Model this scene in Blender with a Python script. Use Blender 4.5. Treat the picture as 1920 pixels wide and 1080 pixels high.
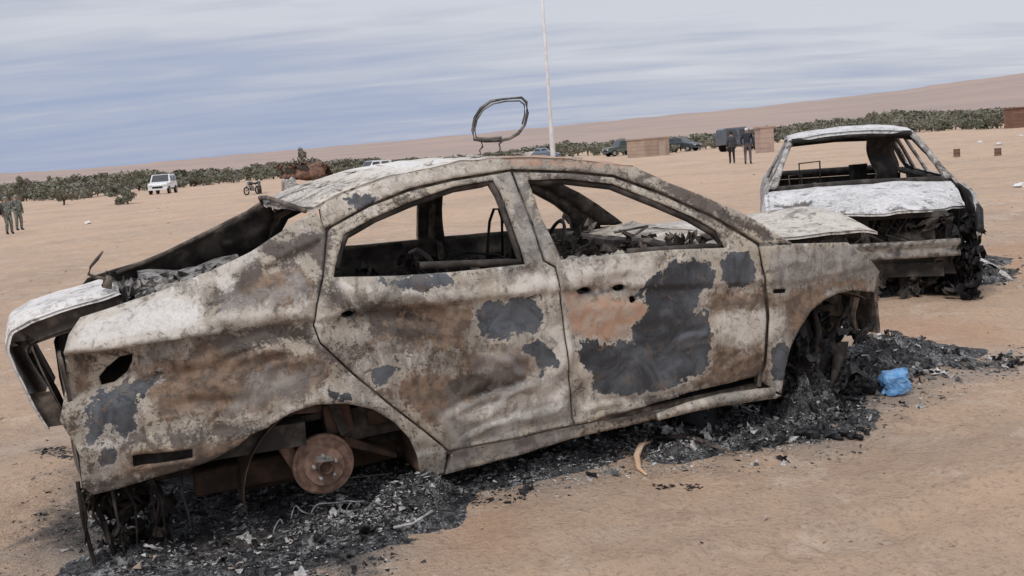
import bpy, bmesh, math, random
import numpy as np
from mathutils import Vector, Matrix, noise, geometry
PI = math.pi
rnd = random.Random(7)
scene = bpy.context.scene
for o in list(bpy.data.objects): bpy.data.objects.remove(o)

# ------------------------------------------------------------------ camera, sky, sun, exposure
F = 1814.347                                   # focal length in photo pixels (1920 wide)
H = 1.5                                        # eye height over the ground
W = np.array([[0.99707907, -0.07637626, 0.0], [-0.01080320, -0.14103390, 0.98994582], [-0.07560836, -0.98705426, -0.14144706]])
cam = bpy.data.cameras.new('camera'); camo = bpy.data.objects.new('camera', cam); scene.collection.objects.link(camo)
cam.sensor_width = 36; cam.lens = F / 1920 * 36; cam.clip_end = 20000; cam.clip_start = .05
cam.shift_y = 4 / 1920
Rm = Matrix(((W[0, 0], -W[0, 1], -W[0, 2]), (W[1, 0], -W[1, 1], -W[1, 2]), (W[2, 0], -W[2, 1], -W[2, 2])))
camo.matrix_world = Matrix.Translation((0, 0, H)) @ Rm.to_4x4()
scene.camera = camo
scene.view_settings.view_transform = 'Standard'; scene.view_settings.look = 'None'
scene.view_settings.gamma = 1; scene.view_settings.use_curve_mapping = False
scene.view_settings.exposure = 0.16
SUN_EL, SUN_AZ = math.radians(52), math.radians(215)      # azimuth measured clockwise from +Y
world = bpy.data.worlds.new('World'); scene.world = world; world.use_nodes = True
nt = world.node_tree; nt.nodes.clear()
def wn(t, **k):
    n = nt.nodes.new(t)
    for a, b in k.items(): setattr(n, a, b)
    return n
out = wn('ShaderNodeOutputWorld'); bg = wn('ShaderNodeBackground')
sky = wn('ShaderNodeTexSky', sky_type='NISHITA'); sky.sun_disc = False; sky.sun_elevation = SUN_EL; sky.sun_rotation = SUN_AZ
tc = wn('ShaderNodeTexCoord'); sep = wn('ShaderNodeSeparateXYZ'); nt.links.new(tc.outputs['Generated'], sep.inputs[0])
def wm(op, a, b=None, c=None):
    n = wn('ShaderNodeMath', operation=op)
    for i, v in enumerate((a, b, c)):
        if v is None: continue
        if isinstance(v, (int, float)): n.inputs[i].default_value = v
        else: nt.links.new(v, n.inputs[i])
    return n.outputs[0]
zc = wm('MAXIMUM', sep.outputs[2], 0.0)
den = wm('ADD', zc, .10)
comb = wn('ShaderNodeCombineXYZ')
nt.links.new(wm('DIVIDE', sep.outputs[0], den), comb.inputs[0]); nt.links.new(wm('DIVIDE', sep.outputs[1], den), comb.inputs[1])
def wnoise(scale, det, rough, sx, sy, off=0):
    m = wn('ShaderNodeMapping'); m.inputs['Scale'].default_value = (sx, sy, 1); m.inputs['Location'].default_value = (off, off, 0)
    m.inputs['Rotation'].default_value = (0, 0, .12)
    nt.links.new(comb.outputs[0], m.inputs[0])
    n = wn('ShaderNodeTexNoise'); n.inputs['Scale'].default_value = scale; n.inputs['Detail'].default_value = det; n.inputs['Roughness'].default_value = rough
    n.inputs['Distortion'].default_value = .4
    nt.links.new(m.outputs[0], n.inputs['Vector']); return n.outputs[0]
n1 = wnoise(.8, 4, .45, .3, 1.0, 3.1); n2 = wnoise(2.2, 6, .54, .45, 1.3, 9.7)
# thicker cover higher up, bluer thin cover near the horizon
elev = wn('ShaderNodeMapRange'); nt.links.new(zc, elev.inputs[0]); elev.inputs[1].default_value = .0; elev.inputs[2].default_value = .15
elev.inputs[3].default_value = -.24; elev.inputs[4].default_value = .30
cov = wm('ADD', wm('ADD', wm('MULTIPLY', n1, .75), wm('MULTIPLY', n2, .85)), wm('ADD', elev.outputs[0], -.12))
cov = wm('ADD', cov, wm('MULTIPLY', sep.outputs[0], .35))
ramp = wn('ShaderNodeValToRGB'); nt.links.new(cov, ramp.inputs[0])
cr = ramp.color_ramp; cr.elements[0].position = .30; cr.elements[0].color = (.335, .395, .56, 1)
cr.elements[1].position = .95; cr.elements[1].color = (.61, .625, .685, 1)
e = cr.elements.new(.55); e.color = (.395, .44, .575, 1); e = cr.elements.new(.75); e.color = (.50, .525, .61, 1)
zen = wn('ShaderNodeMapRange'); nt.links.new(zc, zen.inputs[0]); zen.inputs[1].default_value = .2; zen.inputs[2].default_value = 1
zen.inputs[3].default_value = .93; zen.inputs[4].default_value = 1.6
vm = wn('ShaderNodeVectorMath', operation='SCALE'); nt.links.new(ramp.outputs[0], vm.inputs[0]); nt.links.new(zen.outputs[0], vm.inputs['Scale'])
# clouds are given in display radiance; divide by the background strength they are shown at
SKS = .1
vm2 = wn('ShaderNodeVectorMath', operation='SCALE'); nt.links.new(vm.outputs[0], vm2.inputs[0]); vm2.inputs['Scale'].default_value = 1 / SKS
mx = wn('ShaderNodeMix', data_type='RGBA'); mx.inputs[0].default_value = .93
nt.links.new(sky.outputs[0], mx.inputs[6]); nt.links.new(vm2.outputs[0], mx.inputs[7])
nt.links.new(mx.outputs[2], bg.inputs[0]); bg.inputs[1].default_value = SKS
nt.links.new(bg.outputs[0], out.inputs[0])
sl = bpy.data.lights.new('sun', 'SUN'); sl.energy = 1.45; sl.angle = math.radians(14); sl.color = (1, .96, .9)
slo = bpy.data.objects.new('sun', sl); scene.collection.objects.link(slo)
sd = Vector((math.sin(SUN_AZ) * math.cos(SUN_EL), math.cos(SUN_AZ) * math.cos(SUN_EL), math.sin(SUN_EL)))
slo.rotation_euler = (-sd).to_track_quat('-Z', 'Y').to_euler()

# ------------------------------------------------------------------ scene-graph helpers
COL = scene.collection
def tag(o, label=None, cat=None, group=None, kind=None):
    if label: o['label'] = label
    if cat: o['category'] = cat
    if group: o['group'] = group
    if kind: o['kind'] = kind
    return o
def thing(name, label, cat, loc=(0, 0, 0), rz=0, group=None, mat=None):
    o = bpy.data.objects.new(name, None); COL.objects.link(o); o.empty_display_size = .2
    if mat is not None: o.matrix_world = mat
    else: o.location = loc; o.rotation_euler = (0, 0, rz)
    return tag(o, label, cat, group)
def mesh_obj(name, verts, faces, mats, parent=None, smooth=True, fm=None, mods=None):
    me = bpy.data.meshes.new(name); me.from_pydata([tuple(v) for v in verts], [], [tuple(f) for f in faces])
    for m in (mats if isinstance(mats, (list, tuple)) else [mats]): me.materials.append(m)
    if fm is not None: me.polygons.foreach_set('material_index', np.array(fm, dtype=np.int32))
    me.polygons.foreach_set('use_smooth', [bool(smooth)] * len(me.polygons)); me.update()
    o = bpy.data.objects.new(name, me); COL.objects.link(o)
    if parent: o.parent = parent
    return o
class MB:
    def __init__(s): s.v = []; s.f = []; s.m = []
    def add(s, v, f, m=0):
        b = len(s.v); s.v += [tuple(p) for p in v]; s.f += [tuple(i + b for i in q) for q in f]; s.m += [m] * len(f); return s
    def box(s, c, d, rot=None, m=0, j=0, taper=1):
        vs = []
        for dz in (-.5, .5):
            t = taper if dz > 0 else 1
            for dx, dy in ((-.5, -.5), (.5, -.5), (.5, .5), (-.5, .5)):
                p = Vector((dx * d[0] * t, dy * d[1] * t, dz * d[2]))
                if j: p += Vector((rnd.uniform(-j, j), rnd.uniform(-j, j), rnd.uniform(-j, j)))
                if rot is not None: p = rot @ p
                vs.append(p + Vector(c))
        return s.add(vs, [(0, 3, 2, 1), (4, 5, 6, 7), (0, 1, 5, 4), (1, 2, 6, 5), (2, 3, 7, 6), (3, 0, 4, 7)], m)
    def tube(s, pts, r, n=8, m=0, closed=False, flat=1.0):
        pts = [Vector(p) for p in pts]; N = len(pts); rr = r if isinstance(r, (list, tuple)) else [r] * N
        vs = []; up = Vector((0, 0, 1))
        for i, p in enumerate(pts):
            a = pts[(i - 1) % N] if (closed or i > 0) else p; b = pts[(i + 1) % N] if (closed or i < N - 1) else p
            t = (b - a).normalized(); u = t.cross(up)
            if u.length < .1: u = t.cross(Vector((0, 1, 0)))
            u.normalize(); w = u.cross(t)
            for k in range(n):
                an = 2 * PI * k / n; vs.append(p + u * math.cos(an) * rr[i] + w * math.sin(an) * rr[i] * flat)
        fs = []
        for i in range(N if closed else N - 1):
            for k in range(n):
                a = i * n + k; b = i * n + (k + 1) % n; c = ((i + 1) % N) * n + (k + 1) % n; d = ((i + 1) % N) * n + k
                fs.append((a, b, c, d))
        if not closed: fs += [tuple(range(n))[::-1], tuple((N - 1) * n + k for k in range(n))]
        return s.add(vs, fs, m)
    def lathe(s, prof, c, axis='z', n=24, m=0):        # prof: (radius, height) pairs
        vs = []
        for r, h in prof:
            for k in range(n):
                a = 2 * PI * k / n; x, y = r * math.cos(a), r * math.sin(a)
                p = (x, y, h) if axis == 'z' else ((x, h, y) if axis == 'y' else (h, x, y))
                vs.append((p[0] + c[0], p[1] + c[1], p[2] + c[2]))
        fs = [(i * n + k, i * n + (k + 1) % n, (i + 1) * n + (k + 1) % n, (i + 1) * n + k) for i in range(len(prof) - 1) for k in range(n)]
        return s.add(vs, fs, m)
    def grid(s, fn, us, vs_, m=0, thick=None):
        nu, nv = len(us), len(vs_); P = [Vector(fn(u, v)) for u in us for v in vs_]
        fs = [(i * nv + j, (i + 1) * nv + j, (i + 1) * nv + j + 1, i * nv + j + 1) for i in range(nu - 1) for j in range(nv - 1)]
        if thick is None: return s.add(P, fs, m)
        T = Vector(thick); Q = [p + T for p in P]; K = len(P)
        fs2 = fs + [tuple(k + K for k in q)[::-1] for q in fs]
        ring = [i * nv for i in range(nu)] + [(nu - 1) * nv + j for j in range(1, nv)] + [i * nv + nv - 1 for i in range(nu - 2, -1, -1)] + [j for j in range(nv - 2, 0, -1)]
        for a, b in zip(ring, ring[1:] + ring[:1]): fs2.append((a, b, b + K, a + K))
        return s.add(P + Q, fs2, m)
    def blob(s, c, d, seed=0, amp=.25, n=10, m=0, fr=2.0):
        vs = []; fs = []
        for i in range(n + 1):
            th = PI * i / n
            for k in range(n * 2):
                ph = PI * k / n
                p = Vector((math.sin(th) * math.cos(ph), math.sin(th) * math.sin(ph), math.cos(th)))
                q = 1 + amp * noise.noise(p * fr + Vector((seed * 7.3, seed, 0)))+ amp*.5 * noise.noise(p * fr*2.7 + Vector((seed * 3.3, seed, 5)))
                vs.append((c[0] + p.x * d[0] * q, c[1] + p.y * d[1] * q, c[2] + p.z * d[2] * q))
        for i in range(n):
            for k in range(2 * n):
                fs.append((i * 2 * n + k, i * 2 * n + (k + 1) % (2 * n), (i + 1) * 2 * n + (k + 1) % (2 * n), (i + 1) * 2 * n + k))
        return s.add(vs, fs, m)
    def rag(s, c, w, h, seed=0, m=0, amp=.5, n=6):
        q = Matrix.Rotation(rnd.uniform(0, 6.28), 3, 'Z') @ Matrix.Rotation(rnd.uniform(-1.2, 1.2), 3, 'X') @ Matrix.Rotation(rnd.uniform(-.8, .8), 3, 'Y')
        e = [rnd.uniform(.55, 1) for _ in range(n)]; f_ = [rnd.uniform(.55, 1) for _ in range(n)]
        def fn(i, j):
            u = (i / (n - 1) - .5) * e[j]; v = (j / (n - 1) - .5) * f_[i]; p = Vector((u * w, v * h, amp * w * noise.noise(Vector((u * 3, v * 3, seed * 3.7))) + amp * .4 * w * noise.noise(Vector((u * 9, v * 9, seed * 1.7)))))
            return tuple(q @ p + Vector(c))
        return s.grid(fn, range(n), range(n), m, thick=(0, .003, -.003))
    def build(s, name, mats, parent=None, smooth=False, bevel=0):
        o = mesh_obj(name, s.v, s.f, mats, parent, smooth, s.m)
        if bevel:
            b = o.modifiers.new('bevel', 'BEVEL'); b.width = bevel; b.segments = 2; b.limit_method = 'ANGLE'
        return o
def copy_tree(o, parent=None):
    c = o.copy(); COL.objects.link(c)
    if parent: c.parent = parent
    for ch in list(o.children): copy_tree(ch, c)
    return c

# ------------------------------------------------------------------ materials
class NG:
    def __init__(s, name):
        s.mat = bpy.data.materials.new(name); s.mat.use_nodes = True; s.t = s.mat.node_tree; s.t.nodes.clear()
        s.out = s.t.nodes.new('ShaderNodeOutputMaterial'); s.b = s.t.nodes.new('ShaderNodeBsdfPrincipled')
        s.t.links.new(s.b.outputs[0], s.out.inputs[0]); s.tc = s.t.nodes.new('ShaderNodeTexCoord'); s.co = s.tc.outputs['Object']
    def L(s, v, inp):
        if isinstance(v, (int, float)): inp.default_value = v
        elif isinstance(v, tuple): inp.default_value = v if len(v) == 4 else (*v, 1) if len(inp.default_value) == 4 else v
        else: s.t.links.new(v, inp)
    def noise(s, scale, det=4, rough=.55, dist=0, sc=None, off=0):
        n = s.t.nodes.new('ShaderNodeTexNoise'); n.inputs['Scale'].default_value = scale; n.inputs['Detail'].default_value = det
        n.inputs['Roughness'].default_value = rough; n.inputs['Distortion'].default_value = dist
        co = s.co
        if sc or off:
            m = s.t.nodes.new('ShaderNodeMapping'); m.inputs['Scale'].default_value = sc or (1, 1, 1); m.inputs['Location'].default_value = (off, off * .7, off * 1.3)
            s.t.links.new(co, m.inputs[0]); co = m.outputs[0]
        s.t.links.new(co, n.inputs['Vector']); return n.outputs[0]
    def vor(s, scale, feat='F1'):
        n = s.t.nodes.new('ShaderNodeTexVoronoi'); n.feature = feat; n.inputs['Scale'].default_value = scale; s.t.links.new(s.co, n.inputs['Vector']); return n.outputs[0]
    def m(s, op, a, b=0.0, c=0.0):
        n = s.t.nodes.new('ShaderNodeMath'); n.operation = op; s.L(a, n.inputs[0]); s.L(b, n.inputs[1]); s.L(c, n.inputs[2]); return n.outputs[0]
    def step(s, v, lo, hi, a=0.0, b=1.0):
        n = s.t.nodes.new('ShaderNodeMapRange'); n.interpolation_type = 'SMOOTHSTEP'; s.L(v, n.inputs[0]); s.L(lo, n.inputs[1]); s.L(hi, n.inputs[2]); s.L(a, n.inputs[3]); s.L(b, n.inputs[4]); return n.outputs[0]
    def mix(s, f, a, b, mode='MIX'):
        n = s.t.nodes.new('ShaderNodeMix'); n.data_type = 'RGBA'; n.blend_type = mode; s.L(f, n.inputs[0]); s.L(a, n.inputs[6]); s.L(b, n.inputs[7]); return n.outputs[2]
    def attr(s, name):
        n = s.t.nodes.new('ShaderNodeAttribute'); n.attribute_name = name
        q = s.t.nodes.new('ShaderNodeSeparateColor'); s.t.links.new(n.outputs['Color'], q.inputs[0]); return q.outputs[0], q.outputs[1], q.outputs[2]
    def fin(s, col, rough=.8, metal=0., bump=None, bs=.3, bd=.01, spec=.3):
        s.L(col, s.b.inputs['Base Color']); s.L(rough, s.b.inputs['Roughness']); s.L(metal, s.b.inputs['Metallic']); s.b.inputs['Specular IOR Level'].default_value = spec
        if bump is not None:
            n = s.t.nodes.new('ShaderNodeBump'); n.inputs['Strength'].default_value = bs; n.inputs['Distance'].default_value = bd
            s.L(bump, n.inputs['Height']); s.t.links.new(n.outputs[0], s.b.inputs['Normal'])
        return s.mat
def simple(name, a, b=None, scale=8, rough=.8, metal=0., bump=.2, bd=.01, lo=.35, hi=.65, spec=.3, det=5):
    g = NG(name); b = b or tuple(x * .6 for x in a); n = g.noise(scale, det, .6)
    return g.fin(g.mix(g.step(n, lo, hi), a, b), rough, metal, n, bump, bd, spec)

def burnt(name, cream=(.44, .385, .31), grey=(.26, .24, .212), brown=(.15, .112, .08), attrs=True, dark_amt=0.0, speck=1.0):
    g = NG(name)
    big = g.noise(2.6, 5, .6, .6); mid = g.noise(9, 6, .65, .8, off=3); fine = g.noise(62, 6, .78, .4, off=5); vfine = g.noise(240, 3, .7, off=9)
    streak = g.noise(14, 5, .6, .5, sc=(.9, 1, .28), off=2)
    c = g.mix(g.step(big, .38, .62), cream, grey)
    c = g.mix(g.step(streak, .50, .68, 0, .6), c, (.56, .51, .45))
    drip = g.noise(30, 5, .7, .3, sc=(1, 1, .14), off=31)
    c = g.mix(g.m('MULTIPLY', g.step(drip, .54, .66), g.step(big, .40, .60, .25, .8)), c, (.17, .135, .108))
    c = g.mix(g.step(g.noise(5.5, 7, .7, 1.6, off=17), .55, .64, 0, .7), c, (.12, .098, .082))
    c = g.mix(g.m('MULTIPLY', g.step(g.m('ADD', mid, dark_amt), .52, .66), .75), c, brown)
    c = g.mix(g.m('MULTIPLY', g.step(g.m('ADD', g.m('MULTIPLY', fine, .6), g.m('MULTIPLY', mid, .5)), .575, .61), .85 * speck), c, (.075, .062, .052))
    c = g.mix(g.m('MULTIPLY', g.step(g.m('ADD', g.m('MULTIPLY', vfine, .5), g.m('MULTIPLY', streak, .5)), .55, .58), .6 * speck), c, (.66, .61, .55))
    c = g.mix(g.m('MULTIPLY', g.step(g.noise(150, 4, .75, off=41), .58, .63), .55 * speck), c, (.10, .08, .065))
    pit = g.noise(20, 6, .75, 1.0, off=47)
    c = g.mix(g.m('MULTIPLY', g.step(pit, .60, .64), .8 * speck), c, (.09, .07, .058))
    hgt = g.m('ADD', g.m('MULTIPLY', mid, .5), g.m('MULTIPLY', fine, .4))
    rough = .72
    if attrs:
        d, r, b = g.attr('pa'); w, s_, gr = g.attr('pb')
        edge = g.m('ADD', g.m('MULTIPLY', g.m('SUBTRACT', g.noise(26, 6, .72, off=4), .5), .70), g.m('MULTIPLY', g.m('SUBTRACT', mid, .5), .75))
        wide = g.m('ADD', g.m('MULTIPLY', g.m('SUBTRACT', fine, .5), .9), g.m('ADD', g.m('MULTIPLY', g.m('SUBTRACT', mid, .5), 1.1), g.m('MULTIPLY', g.m('SUBTRACT', streak, .5), .7)))
        mb = g.step(g.m('ADD', b, wide), .38, .66, 0, .85)
        c = g.mix(mb, c, g.mix(g.step(g.noise(22, 4, .6, off=7), .4, .6), (.225, .15, .10), (.105, .072, .052)))
        ms = g.step(g.m('ADD', s_, wide), .36, .62, 0, .93)
        c = g.mix(ms, c, g.mix(g.step(mid, .4, .6), (.045, .038, .034), (.12, .10, .088)))
        mg = g.step(g.m('ADD', gr, wide), .38, .62, 0, .7)
        c = g.mix(mg, c, g.mix(g.step(mid, .4, .6), (.36, .34, .32), (.21, .195, .18)))
        mw = g.step(g.m('ADD', w, g.m('MULTIPLY', wide, .8)), .36, .66, 0, .9)
        c = g.mix(mw, c, g.mix(g.step(pit, .50, .62), (.63, .59, .53), (.42, .385, .34)))
        c = g.mix(g.step(g.m('ADD', w, g.m('MULTIPLY', wide, .25)), .80, .98, 0, .8), c, g.mix(g.step(fine, .45, .62), (.74, .72, .69), (.58, .56, .53)))
        mr = g.step(g.m('ADD', r, edge), .46, .56, 0, .9)
        c = g.mix(mr, c, g.mix(g.step(mid, .42, .6), (.40, .24, .16), (.40, .31, .245)))
        hal = g.m('MULTIPLY', g.step(g.m('ADD', d, edge), .36, .44), .55)
        c = g.mix(g.m('MULTIPLY', hal, g.step(mid, .40, .55)), c, (.55, .51, .46))
        md = g.step(g.m('ADD', d, edge), .47, .51)
        dn_ = g.noise(4.5, 6, .65, 1.2, off=21)
        dcol = g.mix(g.step(dn_, .36, .62), (.038, .040, .045), (.105, .115, .13))
        dcol = g.mix(g.step(g.noise(11, 6, .7, .6, off=25), .54, .66, 0, .75), dcol, (.15, .115, .09))
        dcol = g.mix(g.step(vfine, .60, .70, 0, .5), dcol, (.22, .21, .20))
        c = g.mix(md, c, dcol)
        hgt = g.m('SUBTRACT', g.m('MULTIPLY', hgt, g.m('SUBTRACT', 1.0, g.m('MULTIPLY', md, .75))), g.m('MULTIPLY', md, .5))
        rough = g.m('SUBTRACT', .78, g.m('MULTIPLY', md, .22))
    return g.fin(c, rough, 0., g.m('SUBTRACT', hgt, g.m('MULTIPLY', g.step(pit, .56, .66), .3)), .7, .011, .3)

M_BODY = burnt('burnt_panel')
M_PLAIN = burnt('burnt_plain', attrs=False)
M_ROOF = burnt('burnt_roof', cream=(.62, .56, .48), grey=(.40, .37, .335), attrs=True, dark_amt=-.03)
M_HOOD3 = burnt('ash_white_dark_dent', cream=(.66, .655, .65), grey=(.55, .545, .54), brown=(.38, .37, .36), attrs=True, dark_amt=-.06, speck=.4)
M_WHITE = burnt('ash_white_panel', cream=(.74, .715, .68), grey=(.60, .58, .555), brown=(.36, .33, .30), attrs=False, dark_amt=-.05, speck=.5)
M_BON = burnt('cream_bonnet', cream=(.60, .55, .48), grey=(.44, .40, .36), brown=(.22, .18, .14), attrs=False, dark_amt=-.02, speck=.6)
M_HOOD2 = burnt('ash_white_bonnet', cream=(.66, .655, .65), grey=(.56, .555, .55), brown=(.40, .39, .38), attrs=False, dark_amt=-.06, speck=.35)
M_SOOT = simple('sooty_steel', (.028, .024, .022), (.095, .08, .068), 9, .85, 0, .5, .01, .42, .68)
M_SOOT2 = simple('scorched_steel', (.06, .05, .042), (.20, .165, .135), 12, .85, 0, .5, .01, .4, .66)
M_RUST = simple('rusty_disc', (.13, .08, .06), (.26, .17, .125), 22, .85, 0, .3, .004)
M_RUST2 = simple('scorched_rust', (.20, .14, .105), (.09, .06, .045), 14, .85, 0, .5, .008)
M_RUSTD = simple('dark_rust', (.10, .06, .042), (.04, .028, .022), 8, .9, 0, .5, .008)
M_ASHY = simple('ashy_steel', (.25, .24, .225), (.06, .053, .048), 16, .9, 0, .8, .015, .42, .6)
M_CHAR = simple('charcoal', (.012, .012, .013), (.05, .048, .05), 22, .6, 0, .8, .01, .45, .7)
M_GREYM = simple('grey_steel', (.33, .32, .31), (.17, .16, .15), 12, .6, .0, .3, .004)
M_TAN = simple('tan_scrap', (.55, .33, .18), (.60, .46, .34), 12)

# ------------------------------------------------------------------ terrain
def sm(t): t = np.clip(t, 0, 1); return t * t * (3 - 2 * t)
def npnoise(x, y, s, seed=0):
    # cheap smooth value noise on numpy arrays
    x = x * s + seed * 17.3; y = y * s - seed * 9.1
    xi = np.floor(x); yi = np.floor(y); fx = x - xi; fy = y - yi; fx = fx * fx * (3 - 2 * fx); fy = fy * fy * (3 - 2 * fy)
    def h(a, b):
        v = np.sin(a * 127.1 + b * 311.7 + seed * 74.7) * 43758.5453; return v - np.floor(v)
    return (h(xi, yi) * (1 - fx) + h(xi + 1, yi) * fx) * (1 - fy) + (h(xi, yi + 1) * (1 - fx) + h(xi + 1, yi + 1) * fx) * fy - .5
def base_z(x, y):
    z = -.35 * sm((-x - 8) / 14) * sm((70 - y) / 30 + .5)
    z = z + .10 * np.exp(-((x - 3.2) ** 2 + (y - 9) ** 2) / 6.)
    return z
def ground_z(x, y):
    x = np.asarray(x, float); y = np.asarray(y, float); r = np.hypot(x, y)
    n = .05 * npnoise(x, y, .35, 1) + .035 * npnoise(x, y, 1.1, 2) + .022 * npnoise(x, y, 3.1, 3) + .012 * npnoise(x, y, 8, 4) + .008 * npnoise(x, y, 19, 5)
    q = .9272 * x + .3735 * y; w_ = -.3735 * x + .9272 * y + .25 * np.sin(q * .35)       # shallow tyre ruts
    for c0, dd in ((2.95, .016), (1.55, .014), (2.45, .008)):
        n = n + (-dd * np.exp(-((w_ - c0) / .10) ** 2) + dd * .6 * np.exp(-((np.abs(w_ - c0) - .17) / .05) ** 2)) * (1 + .5 * np.sin(q * 42)) * (x > -2)
    k = 1.6 * x + 7; n = n - .014 * np.clip(npnoise(x, y, 2.6, 41) * 3 - .7, 0, .5) - .02 * np.clip(npnoise(x, y, 4.6, 42) * 3 - .95, 0, .5)
    return base_z(x, y) + n * (1 + .02 * r) * np.exp(-np.maximum(r - 60, 0) / 60)
def G(u, v):                       # where the ray through a photo pixel meets the ground
    d = W @ np.array([u - 960, v - 544, F]); d[2] = min(d[2], -4.); t = -H / d[2]
    for _ in range(12):
        p = d * t; t = (float(base_z(p[0], p[1])) - H) / d[2]
    return np.array([d[0] * t, d[1] * t])
def gz(x, y): return float(ground_z(x, y))
def seg_sd(px, py, poly):          # signed distance, positive inside
    P = np.asarray(poly, float); n = len(P); best = np.full(px.shape, 1e9); ins = np.zeros(px.shape, bool)
    for i in range(n):
        a = P[i]; b = P[(i + 1) % n]; ab = b - a; L = max(ab @ ab, 1e-12)
        t = np.clip(((px - a[0]) * ab[0] + (py - a[1]) * ab[1]) / L, 0, 1)
        best = np.minimum(best, np.hypot(px - a[0] - t * ab[0], py - a[1] - t * ab[1]))
        c = ((a[1] > py) != (b[1] > py)); 
        with np.errstate(divide='ignore', invalid='ignore'):
            xx = (b[0] - a[0]) * (py - a[1]) / (b[1] - a[1] if b[1] != a[1] else 1e-12) + a[0]
        ins ^= (c & (px < xx))
    return np.where(ins, best, -best)
# world pose of the burnt saloon
Rc = np.array([[0.92735086, -0.37353202, -0.02223105], [0.37304391, 0.92752247, -0.02324455], [0.02930239, 0.01326270, 0.99948260]])
Tc = np.array([-1.12412201, 4.69189558, -0.05984737])
CC = np.array([-0.66212043, -4.75104636, 1.6431109])
def c2w(p): return Rc @ np.asarray(p, float) + Tc
ang = np.concatenate([np.radians(np.arange(-180, -40, 2.5)), np.radians(np.arange(-40, 40.01, .17)), np.radians(np.arange(42.5, 180.1, 2.5))])
rings = [.0, .4, .8, 1.2, 1.6, 1.9]
while rings[-1] < 16: rings.append(rings[-1] * 1.0085)
while rings[-1] < 9000: rings.append(rings[-1] * 1.035)
rings = np.array(rings); A, Rr = np.meshgrid(ang, rings, indexing='ij')
GX = np.sin(A) * Rr; GY = np.cos(A) * Rr; GZ = ground_z(GX, GY)
stains = {'black': [], 'grey': [], 'red': []}
def gp(l): return [tuple(G(*p)) for p in l]
stains['black'] += [gp([(200, 1030), (190, 985), (150, 955), (165, 925), (330, 915), (560, 880), (800, 870), (825, 935), (790, 975), (745, 1000), (690, 1075), (230, 1075)]),
    gp([(820, 900), (1080, 828), (1300, 775), (1480, 740), (1600, 742), (1625, 795), (1500, 825), (1380, 835), (1280, 825), (1180, 825), (1080, 838), (980, 885), (900, 905), (830, 915)]),
    gp([(1590, 660), (1650, 628), (1720, 640), (1790, 668), (1900, 664), (1905, 684), (1790, 690), (1720, 712), (1600, 762)]),
    gp([(1560, 520), (1660, 516), (1800, 500), (1900, 512), (1880, 535), (1760, 540), (1650, 562), (1560, 560)]),
    gp([(75, 845), (150, 842), (160, 862), (90, 864)]), gp([(30, 1020), (80, 960), (150, 930), (210, 960), (210, 1040)]),
    [tuple(c2w(p)[:2]) for p in ((-.95, -.70, 0), (2.9, -.66, 0), (3.1, .9, 0), (-1, .9, 0))]]
stains['grey'] += [gp([(0, 1000), (60, 900), (150, 845), (420, 820), (830, 860), (880, 930), (820, 985), (760, 1080), (-80, 1080)]),
    gp([(800, 930), (1100, 850), (1500, 780), (1620, 730), (1760, 690), (1900, 640), (1910, 700), (1760, 745), (1680, 790), (1600, 850), (1400, 880), (1250, 880), (1050, 930), (860, 960)]),
    gp([(1500, 560), (1600, 500), (1910, 480), (1930, 540), (1780, 555)])]
stains['red'] += [gp([(1820, 470), (2000, 440), (2000, 520), (1900, 540), (1850, 500)]), gp([(800, 1000), (900, 930), (1000, 960), (1000, 1040), (850, 1050)]), gp([(1150, 545), (1500, 590), (1900, 600), (1950, 650), (1700, 640)])]
def stain_attr(name, soft, me, lists):
    x = GX.ravel(); y = GY.ravel(); near = (np.hypot(x, y) < 20); val = np.zeros(x.shape)
    for poly in lists:
        sdv = np.zeros(x.shape) - 1; sdv[near] = seg_sd(x[near], y[near], poly); val = np.maximum(val, np.clip(.5 + sdv / soft, 0, 1))
    return val
na, nr = A.shape
idx = np.arange(na * nr).reshape(na, nr)
quads = np.stack([idx[:-1, 1:-1], idx[1:, 1:-1], idx[1:, 2:], idx[:-1, 2:]], -1).reshape(-1, 4)
me = bpy.data.meshes.new('ground')
nv = na * nr; me.vertices.add(nv); me.vertices.foreach_set('co', np.stack([GX, GY, GZ], -1).astype(np.float32).ravel())
nq = len(quads); me.loops.add(nq * 4); me.loops.foreach_set('vertex_index', quads[:, ::-1].astype(np.int32).ravel())
me.polygons.add(nq); me.polygons.foreach_set('loop_start', np.arange(0, nq * 4, 4, dtype=np.int32)); me.polygons.foreach_set('loop_total', np.full(nq, 4, dtype=np.int32))
me.update(calc_edges=True); me.polygons.foreach_set('use_smooth', [True] * nq)
st = np.stack([stain_attr('b', .35, me, stains['black']), stain_attr('g', .7, me, stains['grey']), stain_attr('r', .9, me, stains['red']), np.ones(nv)], -1).astype(np.float32)
ca = me.color_attributes.new('stain', 'FLOAT_COLOR', 'POINT'); ca.data.foreach_set('color', st.ravel())
g = NG('desert_soil')
big = g.noise(.22, 5, .6, .5); mid = g.noise(1.1, 6, .6, .4, off=3); det = g.noise(6, 6, .65, off=5); fine = g.noise(38, 5, .7, off=2); pe = g.noise(120, 2, .6, off=8)
c = g.mix(g.step(g.m('ADD', g.m('MULTIPLY', big, .5), g.m('MULTIPLY', mid, .5)), .42, .60), (.57, .405, .285), (.44, .325, .24))
c = g.mix(g.step(mid, .52, .66, 0, .55), c, (.60, .475, .375))
c = g.mix(g.step(g.noise(2.6, 6, .65, .8, sc=(.45, 1, 1), off=12), .52, .68, 0, .55), c, (.40, .285, .215))
c = g.mix(g.step(g.noise(3.4, 6, .65, .8, off=15), .54, .68, 0, .6), c, (.66, .53, .42))
c = g.mix(g.step(det, .54, .68, 0, .5), c, (.36, .25, .18))
c = g.mix(g.step(fine, .53, .64, 0, .6), c, (.32, .23, .17))
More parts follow.
